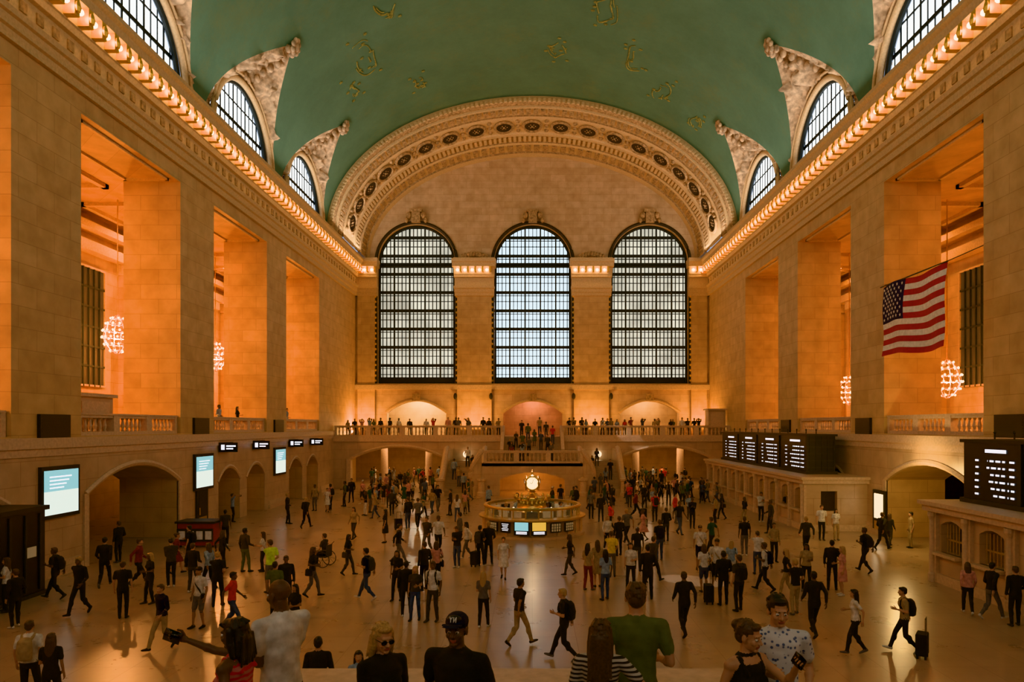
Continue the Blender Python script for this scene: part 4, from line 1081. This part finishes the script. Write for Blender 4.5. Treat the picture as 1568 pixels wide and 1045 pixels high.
crowd = [
 (85,918,'wb',95,'k','k'),(122,942,'wl',170,'k','k'),(188,948,'ss',10,'k','k'),(10,938,'sf',120,'w','k'),(24,962,'sl',80,'k','k'),(212,900,'wl',-70,'m','k'),(230,925,'sf',150,'k','k'),(248,995,'wl',160,'n','t'),
 (305,962,'sh',170,'w','g'),(295,908,'sl',0,'k','d'),(333,930,'sx',20,'k','k'),(355,966,'ws',-75,'r','b'),(375,877,'sl',-30,'d','o'),(403,876,'sf',90,'w','k'),(414,908,'sx',40,'y','g'),(438,935,'sl',200,'k','k'),
 (421,948,'ss',0,'o','k'),(290,868,'sb',90,'k','k'),(345,836,'ss',0,'d','k'),(440,803,'sl',-60,'k','k'),(468,810,'wl',-20,'k','n'),(478,915,'wt',-80,'k','g'),(452,985,'sf',150,'k','t'),
 (482,783,'ss',170,'t','g'),(501,785,'wd',200,'w','p'),(533,882,'wt',-90,'k','d'),(562,920,'wb',80,'n','b'),(542,827,'wf',170,'t','d'),(590,832,'sd',90,'k','k'),(608,920,'sf',160,'k','k'),(636,950,'sf',170,'d','b'),
 (622,945,'sl',0,'k','k'),(663,952,'sb',160,'w','d'),(654,848,'wl',150,'d','g'),(671,850,'ws',-160,'w','k'),(640,812,'wl',20,'g','k'),(625,812,'sl',40,'k','b'),(575,795,'wf',100,'t','b'),(668,900,'sc',0,'p','k'),
 (715,856,'wf',100,'w','g'),(704,846,'sl',90,'g','k'),(735,868,'sb',-20,'k','k'),(748,866,'sl',0,'k','k'),(771,888,'wd',170,'w','w'),(740,962,'sf',0,'g','k'),(795,990,'ws',-60,'k','t',1.8),(864,1012,'wb',75,'k','k',1.8),
 (873,882,'wt',100,'k','d'),(900,905,'sf',-30,'t','m'),(915,900,'sd',0,'t','t'),(927,920,'sf',20,'l','b'),(936,885,'sx',0,'Y','g'),(966,905,'sf',170,'w','k'),(948,852,'sl',10,'k','k'),(976,872,'ss',0,'k','d'),
 (992,920,'sl',0,'k','k',1.85),(1000,893,'wl',-40,'d','k'),(1048,975,'wl',5,'k','k',1.8),(1072,872,'sh',170,'w','n'),(1078,908,'sc',0,'w','b'),(1098,905,'sh',150,'w','k'),(1108,928,'sl',0,'k','k'),(1132,937,'sb',30,'d','k'),
 (1140,852,'ss',0,'k','g'),(1172,907,'wb',60,'w','k'),(1185,862,'sl',180,'t','k'),(1218,942,'sx',20,'k','t'),(1247,976,'wl',0,'k','k',1.82),(1235,852,'wl',0,'d','k'),(1258,828,'ss',180,'w','k'),(1280,828,'sf',170,'w','t'),
 (1274,905,'sl',-30,'k','k'),(1290,913,'sd',90,'p','p'),(1325,878,'wb',20,'k','k'),(1310,1003,'wt',80,'w','k'),(1350,843,'wl',-80,'k','k'),(1362,838,'wf',-60,'k','d'),(1395,840,'ss',90,'t','t'),(1385,1000,'wb',60,'t','k'),
 (1482,942,'wf',-20,'p','k'),(1518,950,'wl',-70,'k','g'),(1555,960,'sl',0,'k','k'),(1180,818,'sl',90,'d','k'),(1205,800,'ss',0,'k','g'),(1165,800,'sp',180,'w','k'),(356,800,'ar',-60,'l','k'),(160,900,'wl',20,'k','k'),
 (700,800,'sf',0,'w','b'),(690,790,'sl',90,'k','k'),(920,800,'sl',0,'k','k'),(935,815,'wf',90,'r','k'),(905,795,'ss',180,'g','k'),(1020,830,'sl',0,'k','d'),(1040,820,'ws',200,'k','b'),(1060,810,'sp',180,'n','k'),
 (960,835,'ws',20,'g','k'),(930,845,'wf',200,'w','k'),(1003,800,'sb',0,'r','k'),(340,875,'wf',-40,'k','k'),(600,790,'wl',0,'d','k'),(560,790,'sf',120,'k','w'),(700,870,'sp',170,'k','b'),(985,830,'wd',90,'p','k'),
 (45,1085,'sb',20,'w','k'),(78,1100,'sf',10,'k','k'),(487,1120,'sl',0,'k','k'),(549,1125,'sf',200,'l','b'),(1160,880,'sx',0,'w','b'),(650,905,'sl',40,'k','n'),(262,900,'sp',30,'d','k'),
 (182,862,'sl',60,'k','k'),(320,905,'wf',70,'l','k'),(270,880,'wd',-70,'m','m'),(1205,915,'wf',60,'k','t'),(1120,895,'sc',-20,'l','w'),
 (1090,850,'ws',30,'e','k'),(1010,860,'sb',10,'k','b'),(610,865,'wl',-80,'k','g'),(1235,905,'sf',150,'t','k'),
]
for c in crowd:
    x, y = fl_(c[0], c[1]); person(x, y, 0, *c[2:6], h=c[6] if len(c) > 6 else None)
cods = ['wl', 'sl', 'ss', 'sf', 'wf', 'sb', 'sp', 'wt', 'ws', 'sd', 'sh', 'wd', 'wb', 'sx', 'sc']; cl = 'kkkkkndgwwtrblpoemt'
def fill(x0, x1, y0, y1, n, z, yaws=None, cd=cods, sep=.6):
    k = 0; t = 0
    while k < n and t < n * 40:
        t += 1; x = rp.uniform(x0, x1); y = rp.uniform(y0, y1)
        if any((x - a) ** 2 + (y - b) ** 2 < sep * sep for a, b in placed): continue
        person(x, y, z(x, y) if callable(z) else z, rp.choice(cd), rp.choice(yaws) if yaws else rp.uniform(0, 360), rp.choice(cl), rp.choice('kkkdgbtnb')); k += 1
fill(-13.0, -7.8, 50, 64, 30, 0); fill(-15.5, -9, 44, 58, 7, 0); fill(-7.5, -3.6, 44, 57, 7, 0); fill(3.8, 8.2, 45, 57, 10, 0); fill(8, 14, 48, 64, 32, 0); fill(6, 13, 40, 48, 7, 0); fill(-16, -9, 66.5, 71, 14, 0); fill(9, 16, 66.5, 71, 14, 0)
fill(-3.3, 3.3, 43, 48, 7, 0)
fill(-17.5, -3.2, 65.9, 66.6, 20, 4.8, [180, 180, 150, 210], ['ss', 'sl', 'sf', 'sp', 'ar', 'sx'], .5); fill(3.2, 16.0, 65.9, 66.6, 20, 4.8, [180, 180, 150, 210], ['ss', 'sl', 'sf', 'sp', 'ar', 'sx'], .5)
fill(-2.2, 2.2, 60, 62.6, 8, LZ, [180, 0], ['ss', 'sl', 'sf', 'sb'], .5)
for i in range(12):
    st = 1 + i; person(-2.0 + (i * 1.7) % 4, 62.9 + (st - .5) * 3.7 / 12, LZ + st * 2.1 / 12, rp.choice(['ss', 'sl', 'sf', 'sd']), rp.choice([0, 180]), rp.choice(cl), rp.choice('kkdgb'))
for sd in (-1, 1):
    for i in range(1, 15, 3): person(sd * (4.9 + (i * .83) % 2), 58.3 + (i - .35) * 4.2 / 16, i * LZ / 16, rp.choice(['ss', 'sl', 'sf']), rp.choice([0, 180]), rp.choice(cl), rp.choice('kkdgb'))
for yy, c in ((43.5, 'sl'), (46.2, 'sf'), (55.5, 'sl')): person(-19.5, yy, GZ, c, -90, rp.choice(cl), 'k')
for a in (-150, -60, -20, 60, 120): person(BX + 1.6 * cos(radians(a)), BY + 1.6 * sin(radians(a)), 0, rp.choice(['ss', 'sl']), a - 90, rp.choice('wnl'), 'k')
x, y = fl_(497, 868)
wc = bpy.data.objects.new('wheelchair', None); wc.location = (x, y, 0); wc.rotation_euler = (0, 0, radians(80)); COL.objects.link(wc)
mb = MB('black', 'rope')
for q in (-1, 1):
    mb.tube([(q * .3, -.05 + .3 * cos(t), .31 + .3 * sin(t)) for t in [2 * pi * i / 24 for i in range(24)]], .018, 6, 0, closed=True)
    for i in range(8): mb.tube([(q * .3, -.05, .31), (q * .3, -.05 + .3 * cos(i * pi / 4), .31 + .3 * sin(i * pi / 4))], .005, 4, 1)
    mb.tube([(q * .22, .38 + .08 * cos(t), .09 + .08 * sin(t)) for t in [2 * pi * i / 12 for i in range(12)]], .014, 5, 0, closed=True)
    mb.tube([(q * .25, -.3, 1.0), (q * .25, -.2, .9), (q * .25, -.18, .45), (q * .25, .35, .42), (q * .22, .5, .1)], .015, 6, 1)
    mb.tube([(q * .25, -.18, .7), (q * .25, .2, .7), (q * .25, .25, .43)], .015, 6, 1)
mb.box(-.25, .25, -.18, .28, .4, .44, 0); mb.box(-.25, .25, -.21, -.18, .45, .9, 0); mb.box(-.18, .18, .45, .6, .05, .07, 0)
mb.obj('wheelchair_frame', parent=wc)
person(x, y + 0.0, 0.03, 'st', 80, 'd', 'k', 1.7)
def suitcase(x, y, yaw, m='k'):
    mb = MB(cloth(m), 'rope', 'black'); mb.box(-.2, .2, -.12, .12, .08, .62, 0)
    for q in range(5): mb.box(-.205 + q * .085, -.17 + q * .085 + .01, -.13, .13, .1, .6, 0)
    for q in (-.12, .12): mb.tube([(q, -.08, .62), (q, -.08, 1.0)], .01, 5, 1)
    mb.tube([(-.12, -.08, 1.0), (.12, -.08, 1.0)], .014, 5, 2)
    for a in (-.16, .16):
        for b in (-.09, .09): mb.lathe((a, b, 0), [(.0, 0), (.03, .0), (.03, .08), (0, .08)], 8, 2)
    o = mb.obj('suitcase'); o.location = (x, y, 0); o.rotation_euler = (0, 0, radians(yaw))
for u, v, m in ((1412, 1008, 'k'), (728, 868, 'k'), (1085, 925, 'k'), (1160, 850, 'k'), (610, 812, 'n'), (985, 795, 'k')):
    x, y = fl_(u, v); suitcase(x, y, rp.uniform(0, 90), m)

# --- foreground people on the landing
def patt(name, node, setup, p0, p1, c0, c1, out='Fac'):
    m, nt, b = base_mat(name); wv = nt.nodes.new(node); setup(wv); tc = nt.nodes.new('ShaderNodeTexCoord')
    nt.links.new(tc.outputs['Object'], wv.inputs['Vector']); r = nt.nodes.new('ShaderNodeValToRGB'); r.color_ramp.elements[0].position = p0; r.color_ramp.elements[1].position = p1
    r.color_ramp.elements[0].color = (*c0, 1); r.color_ramp.elements[1].color = (*c1, 1); nt.links.new(wv.outputs[out], r.inputs['Fac']); nt.links.new(r.outputs['Color'], b.inputs['Base Color']); b.inputs['Roughness'].default_value = .85
    return m
def s1(w): w.bands_direction = 'Z'; w.inputs['Scale'].default_value = 9
def s2(w): w.inputs['Scale'].default_value = 26
def s3(w): w.wave_type = 'RINGS'; w.inputs['Scale'].default_value = 7; w.inputs['Distortion'].default_value = 6
stripe = patt('cloth_striped', 'ShaderNodeTexWave', s1, .4, .5, (.03, .03, .035), (.5, .47, .43))
floral = patt('cloth_floral', 'ShaderNodeTexVoronoi', s2, .22, .36, (.14, .19, .3), (.6, .6, .6), 'Distance')
swirl = patt('cloth_red_swirl', 'ShaderNodeTexWave', s3, .45, .55, (.42, .02, .03), (.45, .2, .2))
def fore(name, x, y, yaw, h, mats, **kw):
    me = build_figure(name + '_mesh', detail=True, **kw); base = [SKN[0], HRM[0], cloth('k'), cloth('k'), cloth('k'), cloth('k'), cloth('n'), LIP, EYW, DRK]
    for k, v in mats.items(): base[k] = v
    return put(me, name, x, y, 2.65, yaw, h, base)
fore('woman_taking_selfie', -2.2, 5.2, 78, 1.71, {SK: SKN[2], TP: swirl, HR: HRM[0]}, fem=True, hair='bob', sleeve='none', legs='dress', wr=(.10, .52, 1.53), wl=(-.22, .05, .95), phone=1, curlR=.9, head=(0, -.05, 0), pr=(.3, 0, -1))
fore('man_in_white_polo', -2.1, 5.85, 50, 1.86, {SK: SKN[2], TP: cloth('w')}, hair='bald', wide=1.04, belly=.03, wr=(.05, .28, 1.15), wl=(-.1, .25, 1.1), head=(.3, -.1, 0))
fore('woman_in_sunglasses', -1.16, 5.4, 215, 1.62, {HR: HRM[2]}, fem=True, hair='bob', sleeve='long', glasses=True, wr=(.08, .22, 1.15), head=(0, -.1, 0))
fore('man_in_baseball_cap', -.56, 5.2, 160, 1.75, {SK: SKN[2], TP: cloth('k'), HT: cloth('n')}, hair='cap', wide=1.1, belly=.03, head=(.15, .02, 0), wr=(.24, .12, 1.0))
fore('long_haired_woman', .52, 5.35, -8, 1.66, {HR: HRM[1], TP: stripe}, fem=True, hair='long', wr=(.36, .12, 1.0), wl=(-.16, .25, 1.1), head=(0, -.15, 0), pr=(1, -.6, 0))
fore('man_in_green_shirt', .86, 5.8, -5, 1.84, {HR: HRM[1], TP: cloth('o')}, wide=1.08, wr=(.2, .2, 1.1), wl=(-.25, .05, .95), head=(.1, -.1, 0))
fore('woman_in_black_tank_top', 1.62, 5.3, 208, 1.67, {HR: HRM[1]}, fem=True, sleeve='none', hair='bun', wl=(-.10, .42, 1.50), wr=(.2, .18, 1.05), phone=-1, curlL=.9, head=(.3, -.12, 0), pl=(-.3, 0, -1))
fore('person_in_floral_shirt', 1.98, 5.65, 172, 1.78, {HR: HRM[0], TP: floral}, hair='short', wide=1.08, belly=.02, wr=(.12, .3, 1.22), wl=(-.22, .1, 1.0), head=(.1, -.12, 0), curlR=.8)

# ------------------------------------------------------------------ camera
cam = bpy.data.cameras.new('camera'); co = bpy.data.objects.new('camera', cam); COL.objects.link(co)
co.location = (0, 0, H); co.rotation_euler = (radians(90), 0, 0)
cam.sensor_width = 36; cam.lens = 36 * F / 1568; cam.shift_x = -.0198; cam.shift_y = .0831; cam.clip_end = 300
scn.camera = co
try:
    scn.view_settings.look = 'None'; scn.view_settings.view_transform = 'Khronos PBR Neutral'; scn.view_settings.exposure = .32
except Exception as e: print('VIEW', e)
print('objects', len(bpy.data.objects), scn.view_settings.view_transform)
